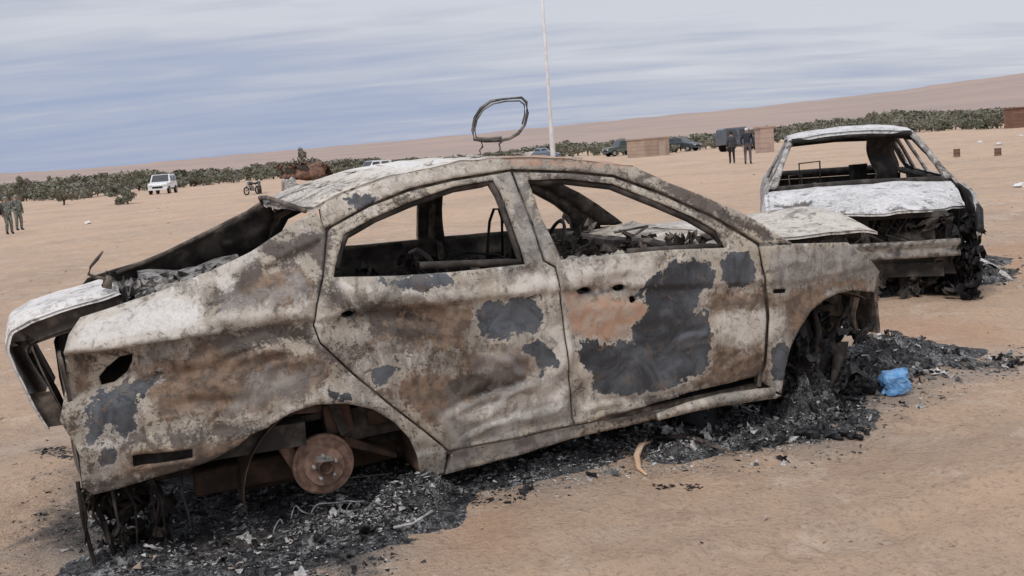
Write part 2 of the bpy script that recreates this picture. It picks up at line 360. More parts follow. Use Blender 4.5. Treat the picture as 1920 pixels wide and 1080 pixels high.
c = g.mix(g.step(fine, .34, .44, .4, 0), c, (.64, .50, .39))
c = g.mix(g.step(pe, .66, .72, 0, .5), c, (.20, .15, .12))
sb, sg, sr = g.attr('stain')
c = g.mix(g.step(g.m('ADD', sr, g.m('MULTIPLY', g.m('SUBTRACT', mid, .5), .8)), .4, .8, 0, .42), c, (.50, .29, .18))
wob = g.m('ADD', g.m('MULTIPLY', g.m('SUBTRACT', det, .5), 1.1), g.m('ADD', g.m('MULTIPLY', g.m('SUBTRACT', mid, .5), .8), g.m('MULTIPLY', g.m('SUBTRACT', fine, .5), .6)))
c = g.mix(g.step(g.m('ADD', sg, wob), .45, .95, 0, .62), c, g.mix(g.step(det, .4, .6), (.23, .215, .205), (.34, .285, .24)))
c = g.mix(g.step(g.m('ADD', sb, wob), .36, .98, 0, .93), c, g.mix(g.step(fine, .40, .66), (.028, .027, .028), (.15, .145, .14)))
M_GROUND = g.fin(c, .95, 0., g.m('ADD', g.m('MULTIPLY', det, .6), g.m('MULTIPLY', fine, .4)), 1.0, .07, .15)
me.materials.append(M_GROUND)
go = bpy.data.objects.new('ground', me); COL.objects.link(go); tag(go, 'pale tan desert soil stretching to the horizon, blackened around the wrecks', kind='structure')

# far gentle slope rising to the right
ridge = [(-900, 345), (-300, 338), (0, 327), (100, 322), (240, 312), (400, 297), (560, 283), (700, 270), (900, 252), (1100, 232), (1300, 215), (1500, 193), (1700, 170), (1800, 155), (1920, 140), (2400, 95), (3200, 80)]
ra, re_ = [], []
for u, v in ridge:
    d = W @ np.array([u - 960, v - 544, F]); ra.append(math.atan2(d[0], d[1])); re_.append(math.atan2(d[2], math.hypot(d[0], d[1])))
ra = [-3.1, -1.8] + ra + [1.9, 3.1]; re_ = [.02, .012] + re_ + [.05, .02]
hang = np.concatenate([np.linspace(-PI, -.7, 60), np.linspace(-.69, .69, 420), np.linspace(.7, PI, 60)])
hr = np.concatenate([np.linspace(420, 3400, 46), np.linspace(3600, 6500, 8)])
hA, hR = np.meshgrid(hang, hr, indexing='ij'); el = np.interp(hA, ra, re_)
el = el + .0009 * npnoise(hA, hA * 0, 60, 3) + .0005 * npnoise(hA, hA * 0, 190, 4)
top = np.tan(el) * 3400 + H
prof = np.where(hR <= 3400, sm((hR - 420) / 2980) * .55 + .45 * ((hR - 420) / 2980), 1 - .8 * sm((hR - 3400) / 3000))
HZ = -1.5 + prof * (top + 1.5)
HX = np.sin(hA) * hR; HY = np.cos(hA) * hR
HZ += (npnoise(HX, HY, .004, 6) * 8 + npnoise(HX, HY, .012, 7) * 4) * prof * (hR < 3200)
n1_, n2_ = hA.shape; ii = np.arange(n1_ * n2_).reshape(n1_, n2_)
hq = np.stack([ii[:-1, :-1], ii[:-1, 1:], ii[1:, 1:], ii[1:, :-1]], -1).reshape(-1, 4)
g = NG('hill_soil'); nb = g.noise(.004, 6, .6, .5); nf = g.noise(.02, 5, .6)
c = g.mix(g.step(nb, .35, .65), (.40, .305, .26), (.345, .275, .245)); c = g.mix(g.step(nf, .55, .7, 0, .4), c, (.27, .22, .19))
M_HILL = g.fin(c, 1., 0., None, spec=.05)
ho = mesh_obj('hill', np.stack([HX, HY, HZ], -1).reshape(-1, 3), hq.tolist(), M_HILL); tag(ho, 'long bare pinkish slope rising toward the right horizon', kind='structure')

# ------------------------------------------------------------------ burnt saloon
CM = Matrix(((Rc[0, 0], Rc[0, 1], Rc[0, 2], Tc[0]), (Rc[1, 0], Rc[1, 1], Rc[1, 2], Tc[1]), (Rc[2, 0], Rc[2, 1], Rc[2, 2], Tc[2]), (0, 0, 0, 1)))
MC = W.T @ Rc                       # car frame -> camera frame
zs = [.2, .35, .6, .8, .95, 1.05, 1.2, 1.35, 1.5]; ws = [.84, .87, .885, .88, .865, .835, .75, .66, .56]
def hw(x, z):
    w = np.interp(z, zs, ws); x = np.asarray(x, float)
    return w * (1 - .07 * np.minimum(x, 0) ** 2) * (1 - .12 * (np.maximum(x - 2.3, 0) / .9) ** 2)
def UY(u, v, y):
    d = MC.T @ np.array([u - 960, v - 544, F]); return CC + d * (y - CC[1]) / d[1]
def S(u, v):
    y = -.85
    for _ in range(14):
        q = UY(u, v, y); y = -float(hw(q[0], q[2]))
    return (q[0], q[2])
def SP(l): return [S(*p) for p in l]
def ell(cx, cy, a, b, n=10, rot=0, jit=.15):
    return [(cx + (a * math.cos(t) * math.cos(rot) - b * math.sin(t) * math.sin(rot)) * (1 + rnd.uniform(-jit, jit)), cy + (a * math.cos(t) * math.sin(rot) + b * math.sin(t) * math.cos(rot)) * (1 + rnd.uniform(-jit, jit))) for t in [2 * PI * k / n for k in range(n)]]
PATCH = {k: [] for k in ('dark', 'rust', 'brown', 'white', 'soot_shade', 'grey')}
def patch(k, *ls):
    for l in ls: PATCH[k].append(SP(l))
patch('dark', [(905, 568), (930, 560), (955, 572), (985, 560), (1005, 558), (1018, 600), (1010, 622), (985, 632), (965, 632), (985, 650), (1020, 645), (1045, 660), (1047, 685), (1020, 698), (1000, 672), (962, 635), (920, 637), (900, 618), (893, 592)],
    [(1335, 492), (1300, 485), (1250, 500), (1218, 528), (1200, 555), (1222, 580), (1192, 610), (1195, 645), (1135, 648), (1120, 640), (1092, 642), (1085, 675), (1110, 700), (1125, 738), (1190, 742), (1260, 728), (1330, 690), (1337, 640), (1330, 590), (1300, 585), (1312, 556), (1338, 530)],
    [(1375, 475), (1400, 473), (1417, 500), (1415, 533), (1385, 537), (1352, 525), (1350, 490)], [(695, 690), (720, 685), (745, 676), (752, 690), (728, 722), (702, 718)],
    [(160, 790), (185, 745), (250, 722), (305, 705), (262, 750), (245, 800), (230, 815), (200, 800), (170, 830)], [(650, 375), (690, 362), (705, 368), (690, 388), (655, 390)],
    [(715, 525), (830, 517), (845, 526), (800, 540), (740, 540)], [(610, 738), (655, 735), (662, 748), (620, 752)], [(1450, 650), (1476, 640), (1474, 712), (1448, 716)], [(185, 838), (210, 842), (215, 868), (192, 868)],
    [(300, 470), (330, 480), (310, 495)])
patch('rust', [(1058, 548), (1085, 546), (1110, 560), (1160, 555), (1222, 570), (1226, 588), (1192, 610), (1180, 638), (1110, 640), (1078, 625)])
patch('rust', [(955, 296), (1185, 306), (1185, 314), (957, 311)])
patch('brown', [(740, 560), (900, 560), (900, 625), (840, 660), (700, 640), (690, 600)], [(700, 740), (820, 690), (1010, 680), (980, 740), (860, 800), (770, 770)], [(1330, 548), (1450, 545), (1480, 580), (1470, 600), (1330, 590)],
    [(1340, 650), (1450, 640), (1450, 720), (1300, 730)], [(390, 520), (480, 490), (590, 510), (600, 600), (400, 595)], [(240, 700), (420, 640), (600, 660), (640, 700), (500, 770), (300, 790)], [(1000, 300), (1190, 312), (1160, 300)],
    [(1460, 560), (1560, 500), (1640, 540), (1560, 545), (1480, 640)], [(130, 670), (180, 670), (180, 740), (130, 760)])
patch('soot_shade', [(395, 640), (480, 615), (600, 600), (600, 660), (520, 640), (440, 665)], [(380, 570), (420, 520), (470, 485), (500, 510), (440, 560), (410, 600)], [(600, 510), (640, 545), (660, 585), (600, 575)], [(700, 600), (830, 620), (780, 645), (700, 625)], [(850, 700), (1000, 690), (930, 735), (840, 745)],
    [(1090, 800), (1260, 742), (1400, 720), (1330, 752), (1150, 790)], [(490, 460), (590, 440), (590, 470), (510, 490)], [(600, 640), (660, 690), (650, 700), (590, 650)], [(400, 850), (545, 830), (545, 850), (420, 880)], [(960, 322), (1200, 334), (1400, 440), (1340, 420), (1190, 345)])  # soot, plus the shade in the sill gap painted into the colour
patch('white', [(125, 660), (150, 600), (310, 547), (380, 560), (385, 620)], [(1055, 495), (1230, 480), (1220, 535), (1070, 545)], [(1345, 590), (1470, 575), (1480, 615), (1400, 655), (1340, 630)], [(640, 528), (840, 545), (1035, 510), (1050, 545), (850, 555), (650, 545)],
    [(1010, 600), (1065, 610), (1065, 780), (1040, 780)], [(1085, 750), (1160, 745), (1090, 790)], [(640, 345), (800, 320), (935, 300), (935, 312), (760, 342), (640, 385)], [(360, 600), (590, 560), (590, 590), (400, 605)], [(590, 560), (610, 560), (605, 640), (590, 640)])
patch('grey', [(820, 770), (1060, 690), (1070, 790), (850, 838)], [(1440, 470), (1590, 460), (1640, 510), (1450, 540)], [(830, 890), (860, 845), (1070, 805), (1075, 822)], [(400, 560), (560, 520), (580, 560), (420, 600)], [(480, 700), (600, 690), (560, 745), (430, 770)], [(945, 330), (975, 330), (1040, 490), (1000, 490)], [(900, 660), (1000, 660), (990, 700), (900, 700)])
patch('soot_shade', [(1085, 802), (1180, 772), (1300, 740), (1440, 705), (1440, 720), (1300, 756), (1180, 790)], [(614, 434), (560, 462), (490, 500), (492, 508), (562, 472), (614, 446)], [(1200, 318), (1260, 350), (1400, 412), (1470, 455), (1430, 455), (1340, 405), (1250, 362)], [(604, 440), (618, 440), (608, 560), (596, 600), (590, 580)], [(130, 666), (250, 664), (250, 672), (150, 690)], [(240, 822), (500, 802), (500, 812), (245, 834)],
    [(640, 580), (720, 570), (800, 590), (830, 605), (740, 602), (660, 600)], [(850, 735), (930, 700), (1000, 712), (960, 742), (880, 760)], [(150, 905), (400, 862), (545, 835), (545, 850), (400, 886), (160, 928)])  # also paints shade: sill gap, C-pillar groove, tail overhang, bumper crease
patch('brown', [(245, 835), (560, 808), (545, 848), (400, 880), (180, 920)], [(1190, 312), (1400, 410), (1480, 456), (1400, 440)], [(860, 670), (1000, 640), (1010, 700), (900, 750)], [(770, 730), (870, 790), (800, 800)])
patch('white', [(1100, 560), (1150, 575), (1160, 625), (1130, 600)], [(1120, 700), (1100, 720), (1090, 690)], [(860, 780), (960, 745), (1050, 700), (1060, 730), (940, 800)], [(250, 560), (420, 505), (470, 480), (430, 530), (300, 560)])
REC = [(SP([(492, 503), (560, 468), (602, 450), (598, 515), (560, 524), (510, 522)]), .022, .012), (SP([(128, 670), (262, 666), (262, 700), (215, 745), (150, 742)]), .028, .03), (SP([(235, 838), (372, 826), (374, 866), (240, 884)]), -.012, .015),
    (SP([(410, 610), (585, 596), (588, 650), (500, 632), (430, 650)]), .022, .04), (SP([(640, 560), (840, 585), (860, 640), (760, 655), (690, 630)]), .018, .05), (SP([(840, 690), (1000, 680), (1000, 740), (900, 770)]), .014, .04), (SP([(1090, 520), (1200, 515), (1200, 570), (1090, 575)]), .010, .03)]
GRV = [(S(*a), S(*b), d_) for a, b, d_ in (((400, 655), (590, 645), .012), ((415, 705), (475, 640), .012), ((640, 548), (720, 606), .014), ((720, 606), (850, 612), .012), ((820, 785), (1010, 700), .016), ((860, 822), (1060, 745), .014), ((900, 655), (1010, 695), .012), ((1260, 645), (1345, 605), .010), ((480, 700), (570, 650), .012), ((240, 745), (380, 690), .014), ((1095, 765), (1250, 742), .010), ((740, 545), (860, 562), .010), ((930, 770), (1000, 690), .012), ((1350, 700), (1430, 640), .010), ((300, 780), (470, 740), .010), ((660, 640), (760, 740), .008), ((1470, 480), (1600, 520), .006))]
def pattrs(X, Z, side=-1):
    o = []
    for k in ('dark', 'rust', 'brown', 'white', 'soot_shade', 'grey'):
        v = np.zeros(X.shape)
        if side < 0:
            soft = .16 if k in ('dark', 'rust') else .17
            for poly in PATCH[k]: v = np.maximum(v, np.clip(.5 + seg_sd(X, Z, poly) / soft, 0, 1))
            if k == 'white': v = np.where(v > .5, .5 + (v - .5) * .6, v); v = np.maximum(v, np.clip(.5 + seg_sd(X, Z, PATCH['white'][0]) / .06, 0, 1))
        o.append(v)
    one = np.ones(X.shape); return np.stack([o[0], o[1], o[2], one], -1), np.stack([o[3], o[4], o[5], one], -1)
HC = S(720, 595); HF = S(1130, 545); D2 = S(960, 600); D3 = S(1000, 745); D4 = S(500, 560); D5 = S(1260, 660); D6 = S(420, 700)
def dents(X, Z, amp=1.0):
    f = lambda s, k: npnoise(X, Z, s, k)
    d = .014 * f(3.2, 11) + .014 * f(8, 12) + .007 * f(20, 13) + .003 * f(48, 14)
    wx = X + .12 * f(4, 15); wz = Z + .12 * f(4, 16)
    d += .011 * np.sin(wx * 26 - wz * 34 + 3 * f(5, 17)) * np.exp(-((X - D3[0]) / .3) ** 2 - ((Z - D3[1] - .02) / .16) ** 2)
    d += .007 * np.sin(wz * 42 + wx * 12) * np.exp(-((X - D6[0]) / .4) ** 2 - ((Z - D6[1]) / .16) ** 2)
    def gs(c, a, b, h): return h * np.exp(-((X - c[0]) / a) ** 2 - ((Z - c[1]) / b) ** 2)
    d += gs(HC, .17, .05, -.028) + gs((HC[0] + .02, HC[1] - .10), .2, .04, .012) + gs(HF, .10, .035, -.022) + gs(D2, .09, .06, -.016) + gs(D5, .16, .09, -.014) + gs(D4, .2, .09, .012)
    # character crease along the doors, bumper crease at the tail
    zc_ = np.interp(X, [-1, .1, 1.15, 2.4, 3.], [CR0, CR1, CR2, CR3, CR3])
    d -= .016 * sm((zc_ - Z) / .014 + .5) * (Z > .3) + .22 * np.clip(Z - zc_, 0, .12) * sm((-.2 - X) / .25)
    d -= .050 * sm((zc_ - Z) / .012 + .5) * sm((-.25 - X) / .25) * (Z > .3) * sm((Z - (zc_ - .22)) / .08)
    zb = np.interp(X, [-1, -.7, -.23], [BZ0, BZ0, BZ1])
    d += .022 * sm((zb - Z) / .02 + .5) * (X < -.1) * sm((-.12 - X) / .08)
    for pl, dep, sf in REC: d -= dep * sm(.5 + seg_sd(X, Z, pl) / sf)
    d += .020 * np.abs(f(5.5, 21)) + .012 * np.abs(f(13, 22)) - .006
    for (ax, az), (bx_, bz), dep in GRV:
        vx, vz = bx_ - ax, bz - az; L2 = vx * vx + vz * vz; t = ((X - ax) * vx + (Z - az) * vz) / L2; tc_ = np.clip(t, 0, 1); L_ = math.sqrt(L2)
        sd_ = ((X - ax) * vz - (Z - az) * vx) / L_ + .02 * np.sin(t * 5); end = np.exp(-((t - tc_) * L_ / .02) ** 2) * np.sin(PI * np.clip(t, .02, .98)) ** .5
        d += dep * end * (-np.exp(-(sd_ / .014) ** 2) + .8 * np.exp(-((sd_ - .028) / .016) ** 2))
    # flared wheel-arch lip
    for cx, cz, r in ((.02, .27, .35), (2.66, .27, .37)):
        rr = np.hypot(X - cx, (Z - cz)); d += .014 * np.exp(-((rr - r) / .03) ** 2)
    return d * amp
CR0 = S(125, 668)[1]; CR1 = S(590, 602)[1]; CR2 = S(1060, 545)[1]; CR3 = S(1440, 540)[1]; BZ0 = S(245, 825)[1]; BZ1 = S(480, 812)[1]
def densify(poly, sp):
    o = []
    for a, b in zip(poly, poly[1:] + poly[:1]):
        L = math.dist(a, b); n = max(1, int(round(L / sp)))
        for k in range(n): o.append((a[0] + (b[0] - a[0]) * k / n, a[1] + (b[1] - a[1]) * k / n))
    return o
def tri2d(outer, holes, sp):
    O = densify(outer, sp); Hs = [densify(h, sp * .8) for h in holes]
    pts = list(O); edges = [(i, (i + 1) % len(O)) for i in range(len(O))]; loops = [list(range(len(O)))]
    for h in Hs:
        b = len(pts); pts += h; edges += [(b + i, b + (i + 1) % len(h)) for i in range(len(h))]
    xs = [p[0] for p in O]; ys = [p[1] for p in O]
    gx, gy = np.meshgrid(np.arange(min(xs), max(xs), sp), np.arange(min(ys), max(ys), sp * .9)); gx = gx.copy(); gx[::2] += sp * .5
    gx = gx.ravel(); gy = gy.ravel(); sdv = seg_sd(gx, gy, O)
    for h in Hs: sdv = np.minimum(sdv, -seg_sd(gx, gy, h))
    k = sdv > sp * .45; pts += list(zip(gx[k], gy[k]))
    r = geometry.delaunay_2d_cdt([Vector(p) for p in pts], edges, [], 0, 1e-6)
    V = np.array([(v[0], v[1]) for v in r[0]]); T = np.array([t for t in r[2] if len(t) == 3]); cen = V[T].mean(1)
    s = seg_sd(cen[:, 0], cen[:, 1], O)
    for h in Hs: s = np.minimum(s, -seg_sd(cen[:, 0], cen[:, 1], h))
    T = T[s > 0]; a = V[T[:, 0]]; b = V[T[:, 1]]; c = V[T[:, 2]]
    ar = (b[:, 0] - a[:, 0]) * (c[:, 1] - a[:, 1]) - (b[:, 1] - a[:, 1]) * (c[:, 0] - a[:, 0])
    T[ar < 0] = T[ar < 0][:, ::-1]
    T = T[np.abs(ar) > 1e-10]
    return V, T
def shell(name, V3, T, inward, mats, parent, attrs=None, inner_mat=None):
    n = len(V3); Q = V3 + inward; cnt = {}
    for t in T:
        for i in range(3):
            e = (t[i], t[(i + 1) % 3]); cnt[e] = cnt.get(e, 0) + 1
    fs = [tuple(t) for t in T] + [tuple(t[::-1] + n) for t in T]; fm = [0] * len(T) + [1 if inner_mat else 0] * len(T)
    for (a, b) in cnt:
        if (b, a) not in cnt: fs.append((b, a, a + n, b + n)); fm.append(0)
    ml = [mats] + ([inner_mat] if inner_mat else [])
    o = mesh_obj(name, np.concatenate([V3, Q]), fs, ml, parent, True, fm)
    if attrs is not None:
        for nm, av in zip(('pa', 'pb'), attrs):
            c = o.data.color_attributes.new(nm, 'FLOAT_COLOR', 'POINT'); c.data.foreach_set('color', np.concatenate([av, av]).astype(np.float32).ravel())
    return o
def side_panel(name, outer, holes=(), sp=.014, thick=.014, parent=None, mat=None, side=-1, out=0., px=True, amp=1., inner=None):
    if px: outer = SP(outer); holes = [SP(h) for h in holes]
    V, T = tri2d(outer, holes, sp); X, Z = V[:, 0], V[:, 1]
    y = hw(X, Z) + dents(X, Z, amp) + out
    V3 = np.stack([X, side * y, Z], -1)
    if side > 0: T = T[:, ::-1]
    inward = np.zeros_like(V3); inward[:, 1] = -side * thick
    # bring window frames in a little with depth
    return shell(name, V3, T, inward, mat or M_BODY, parent, pattrs(X, Z, side), inner or M_SOOT)
saloon = thing('burnt_saloon', 'large burnt-out saloon car shell filling the foreground, grey and rust blistered panels, no wheels', 'wrecked car', mat=CM)
RWIN = [(645, 440), (700, 408), (770, 378), (850, 350), (925, 338), (942, 365), (965, 430), (988, 496), (850, 511), (750, 518), (625, 521), (634, 480)]
FWIN = [(990, 338), (1060, 335), (1150, 345), (1240, 381), (1300, 407), (1345, 434), (1362, 465), (1250, 469), (1052, 488), (1018, 415)]
QP = [(612, 434), (604, 520), (592, 570), (588, 612), (600, 645), (660, 702), (740, 768), (800, 814), (838, 845), (832, 888), (795, 893), (785, 880), (781, 850), (768, 822), (740, 792), (700, 768), (650, 757), (590, 760), (545, 776), (510, 797), (503, 804),
    (472, 814), (446, 836), (385, 868), (175, 928), (155, 915), (148, 850), (112, 790), (125, 720), (119, 662), (128, 630), (150, 598), (230, 571), (310, 545), (390, 511), (470, 472), (530, 433), (590, 396)]
TLH = [(185, 715), (200, 697), (225, 676), (250, 670), (249, 686), (240, 706), (215, 726), (190, 732)]
SLOT = [(248, 852), (360, 838), (361, 856), (250, 874)]
RD = [(616, 436), (622, 428), (694, 388), (765, 360), (850, 340), (932, 327), (957, 322), (985, 395), (1018, 490), (1040, 502), (1056, 590), (1068, 700), (1075, 796), (960, 822), (843, 845), (804, 812), (743, 765), (664, 700), (603, 643), (591, 611), (596, 572), (608, 521)]
FD = [(964, 323), (1060, 325), (1150, 333), (1240, 366), (1340, 413), (1418, 460), (1434, 530), (1440, 600), (1436, 680), (1424, 706), (1300, 736), (1190, 766), (1110, 790), (1079, 796), (1072, 700), (1060, 590), (1044, 500), (1024, 489), (990, 395)]
FF = [(1424, 463), (1485, 457), (1590, 455), (1625, 480), (1652, 510), (1641, 548), (1600, 545), (1572, 550), (1548, 561), (1520, 584), (1498, 618), (1482, 655), (1474, 690), (1463, 738), (1430, 716), (1442, 680), (1447, 600), (1440, 530)]
RAIL = [(600, 388), (640, 366), (735, 331), (850, 308), (935, 299), (1060, 299), (1190, 313), (1250, 341), (1330, 373), (1400, 405), (1484, 456), (1426, 457), (1345, 408), (1243, 361), (1152, 328), (1060, 320), (960, 317), (850, 334), (762, 354), (692, 383), (618, 424), (608, 428)]
SILL = [(836, 892), (850, 847), (1075, 801), (1250, 767), (1424, 729), (1464, 741), (1455, 748), (1300, 772), (1190, 797), (1080, 822), (960, 858)]
quarter = side_panel('quarter_panel', QP, [TLH, SLOT], parent=saloon); quarter['label'] = 'scorched rear wing with empty tail light hole'
rdoor = side_panel('rear_door', RD, [RWIN, ell(655, 590, 18, 8, rot=-.1)], parent=saloon, thick=.03)
fdoor = side_panel('front_door', FD, [FWIN, ell(1100, 546, 16, 8), ell(1168, 541, 11, 7), ell(1192, 563, 7, 7)], parent=saloon, thick=.03)
ffend = side_panel('front_fender', FF, [[(1452, 543), (1476, 542), (1476, 550), (1453, 551)]], parent=saloon, amp=.45); ffend['label'] = 'pale warped front wing over the missing wheel'
side_panel('roof_rail', RAIL, parent=saloon, thick=.05, out=.004)
side_panel('sill', SILL, parent=saloon, thick=.06, out=-.01)
# torn strip of sill trim hanging under the door
mb = MB(); pts = [UY(u, v, -.86) for u, v in ((1232, 782), (1290, 764), (1350, 750), (1400, 742), (1450, 733))]
mb.tube(pts, [.018, .026, .03, .028, .02], 10); mb.build('sill_trim', M_PLAIN, saloon, True)
# far side, seen from inside through the window openings
def far(poly): return SP(poly)
farm = dict(px=False, side=1, mat=M_SOOT2, inner=M_SOOT, sp=.03, thick=.04, parent=saloon)
side_panel('far_quarter_panel', far([p for p in QP]), [], **farm)
side_panel('far_rear_door', far(RD), [far(RWIN)], **farm)
side_panel('far_front_door', far(FD), [far([(990, 338), (1060, 335), (1150, 345), (1240, 381), (1300, 407), (1345, 434), (1362, 465), (1250, 469), (1052, 488), (1018, 415)])], **farm)
side_panel('far_front_fender', far(FF), [], **farm)
side_panel('far_roof_rail', far(RAIL), [], **dict(farm, thick=.06))
side_panel('far_sill', far(SILL), [], **farm)
def ribbon(name, poly, w, inset, side=-1, mat=None):
    P = densify(SP(poly), .02) if False else SP(poly); n = len(P); rows = []
    for i in range(n):
        a = np.array(P[max(i - 1, 0)]); b = np.array(P[min(i + 1, n - 1)]); t = (b - a) / max(1e-6, np.linalg.norm(b - a)); nn = np.array([-t[1], t[0]]); rows.append([np.array(P[i]) + nn * k * w for k in (-1, -.33, .33, 1)])
    mb = MB(); mb.grid(lambda i, j: (rows[i][j][0], side * (float(hw(rows[i][j][0], rows[i][j][1])) + float(dents(np.array([rows[i][j][0]]), np.array([rows[i][j][1]]))[0]) - inset), rows[i][j][1]), range(n), range(4), thick=(0, -side * .02, 0)); return mb.build(name, mat or M_SOOT2, saloon, True)
SEAM_R = [(700, 385), (660, 405), (622, 430), (611, 460), (606, 520), (594, 571), (589, 611), (602, 645), (662, 701), (742, 767), (802, 813), (842, 847), (960, 824), (1076, 798), (1250, 764), (1424, 727)]
SEAM_T = [(611, 440), (622, 426), (692, 386), (764, 357), (851, 337), (933, 323), (1060, 322), (1150, 330), (1242, 363), (1342, 410), (1424, 460)]
SEAM_B = [(961, 326), (988, 398), (1020, 488), (1043, 501), (1058, 592), (1070, 702), (1077, 796)]
SEAM_F = [(1420, 455), (1437, 530), (1443, 600), (1439, 680), (1426, 726)]
for sd_ in (-1, 1):
    for l_, w_ in ((SEAM_R, .018), (SEAM_T, .018), (SEAM_B, .022), (SEAM_F, .018)): ribbon('door_jamb', l_, w_, .017 if sd_ < 0 else .02, sd_)
for nm_, l_ in (('window_seal', [(634, 505), (640, 470), (650, 443), (703, 412), (771, 383), (851, 355), (922, 343), (936, 366), (960, 432), (980, 492)]), ('window_seal', [(1050, 482), (1014, 412), (992, 343), (1060, 340), (1149, 350), (1238, 386), (1298, 412), (1342, 438), (1358, 462)])):
    mb = MB(); mb.tube([(p[0], -float(hw(p[0], p[1])) + .028, p[1]) for p in densify(SP(l_), .05)[:-6] if True], .013, 6, flat=1.4); mb.build(nm_, M_SOOT, saloon, True)
# roof skin between the rails
rl = SP([(590, 394), (640, 368), (735, 333), (850, 310), (935, 301), (1060, 301), (1190, 315)]); rx = [p[0] for p in rl]; rz_ = [p[1] for p in rl]
def roof_pt(x, t):
    z = np.interp(x, rx, rz_); y = hw(x, z) - .012
    ex = max(0, (.42 - x) / .35); 
    zz = z + .012 + .022 * (1 - t * t) - .03 * math.exp(-((x - 1.0) / .3) ** 2 - (t / .5) ** 2) + .012 * float(npnoise(np.array(x), np.array(t), 5, 3)) + .008 * float(npnoise(np.array(x), np.array(t), 14, 8))
    zz -= .02 * ex * ex * (1 - t * t)
    zz = max(zz, z - .01)
    return (x - .10 * (1 - t * t) * max(0, 1 - (x - rx[0]) / .3), y * t, zz)
us = list(np.linspace(rx[0], rx[-1], 110)); vs_ = list(np.linspace(-1, 1, 80))
mb = MB(); mb.grid(roof_pt, us, vs_, thick=(0, 0, -.02)); roof = mb.build('roof', M_ROOF, saloon, True); roof['label'] = 'flaking cream and white roof skin'
P = np.array(mb.v); X = P[:, 0]; Y = P[:, 1]
pa = np.zeros((len(P), 4)); pa[:, 3] = 1; pb = pa.copy()
pa[:, 1] = np.clip(.5 + seg_sd(X, Y, [(1.02, -.62), (1.75, -.70), (1.72, -.25), (1.2, -.2), (1.0, -.35)]) / .25, 0, 1) * .95
pb[:, 0] = np.clip(.5 + seg_sd(X, Y, [(.45, -.62), (1.0, -.62), (1.0, .6), (.35, .6)]) / .4, 0, 1)
pb[:, 1] = np.maximum(np.clip(.62 - (X - .0) / .45, 0, 1) * .8, np.clip((X - 1.05) / .5, 0, 1) * .5)
for nm, av in (('pa', pa), ('pb', pb)):
    c_ = roof.data.color_attributes.new(nm, 'FLOAT_COLOR', 'POINT'); c_.data.foreach_set('color', av.astype(np.float32).ravel())
mb = MB()
for k in range(14):
    x = rnd.uniform(.15, 1.65); t = rnd.uniform(-.95, -.1) if k < 9 else rnd.uniform(-.9, .9); p = roof_pt(x, t)
    q = Matrix.Rotation(rnd.uniform(0, 6), 3, 'Z') @ Matrix.Rotation(rnd.uniform(-.2, .5), 3, 'X')
    mb.box((p[0], p[1], p[2] + .008), (rnd.uniform(.02, .07), rnd.uniform(.02, .05), .004), q, j=.006)
mb.build('paint_flakes', M_ROOF, saloon)['kind'] = 'stuff'
# rear window surround, parcel shelf and boot cavity
mb = MB(); mb.grid(lambda x, y: (x, y, 1.085 + .05 * (y < -.2) * float(npnoise(np.array(x * 1.), np.array(y * 1.), 9, 2)) + .05 * float(npnoise(np.array(x * 1.), np.array(y * 1.), 5, 6)) + .03 * (x + .6)), np.linspace(-.60, -.08, 30), np.linspace(-.70, .70, 50), thick=(0, 0, -.02))
for k in range(70): mb.rag((rnd.uniform(-.72, -.15), rnd.uniform(-.64, .3), 1.07 + rnd.uniform(-.02, .03)), rnd.uniform(.06, .18), rnd.uniform(.05, .14), k, 0, .6)
mb.build('parcel_shelf', M_ASHY, saloon, True)
mb = MB()
for k in range(60):
    x = rnd.uniform(-.58, -.12); y = -.63 + abs(rnd.gauss(0, .3)); y = min(y, .5)
    mb.blob((x, y, 1.10 + .03 * (x + .6)), (rnd.uniform(.015, .07), rnd.uniform(.02, .06), rnd.uniform(.01, .035)), k, .8, 6)
mb.build('shelf_debris', [M_PLAIN], saloon, True)['kind'] = 'stuff'
mb = MB(); a = UY(225, 540, -.62); b = UY(430, 480, -.70); c0 = UY(580, 402, -.62)
mb.tube([(-.70, .68, 1.10), (-.45, .70, 1.165), (-.176, .70, 1.262), (.0, .66, 1.33), (.12, .62, 1.395)], [.012, .013, .014, .014, .014], 8)
mb.tube([(.08, -.62, 1.385), (.03, -.3, 1.42), (.02, 0, 1.43), (.03, .3, 1.42), (.08, .62, 1.385)], .012, 8)
mb.build('rear_window_frame', M_SOOT2, saloon, True)
# boot lid, lifted off its hinges
def lid(y, s, off=0):
    pr = [(-.70, 1.175), (-.80, 1.155), (-.92, 1.140), (-1.03, 1.118), (-1.105, 1.085), (-1.13, 1.02), (-1.115, .93), (-1.09, .84), (-1.065, .76), (-1.04, .68)]
    ss = np.linspace(0, 1, len(pr)); x = np.interp(s, ss, [p[0] for p in pr]); z = np.interp(s, ss, [p[1] for p in pr])
    t = (y + .6) / 1.2; n = .012 * float(npnoise(np.array(y * 1.), np.array(s * 1.), 4, 5)) + .005 * float(npnoise(np.array(y * 1.), np.array(s * 1.), 14, 9))
    nx, nz = (0.1, -1) if s < .38 else ((.7, -.7) if s < .5 else (1, -.05))
    return (x - .10 * t * (1 - abs(2 * t - 1) * .2) + nx * off + n * .5, y, z - .085 * t + .015 * math.sin(PI * t) + nz * off + n - .02 * (t < .06))
mb = MB(); mb.grid(lambda s, y: lid(y, s), np.linspace(0, 1, 40), np.linspace(-.62, .6, 50), thick=(.012, 0, -.01))
bl = mb.build('boot_lid', M_WHITE, saloon, True); bl['label'] = 'ash-white boot lid hanging askew off the tail'
mb = MB()
mb.grid(lambda s, y: lid(y, s, .085 - .05 * (s < .12)), np.linspace(.02, .94, 30), np.linspace(-.59, -.40, 8), thick=(.01, 0, -.01))
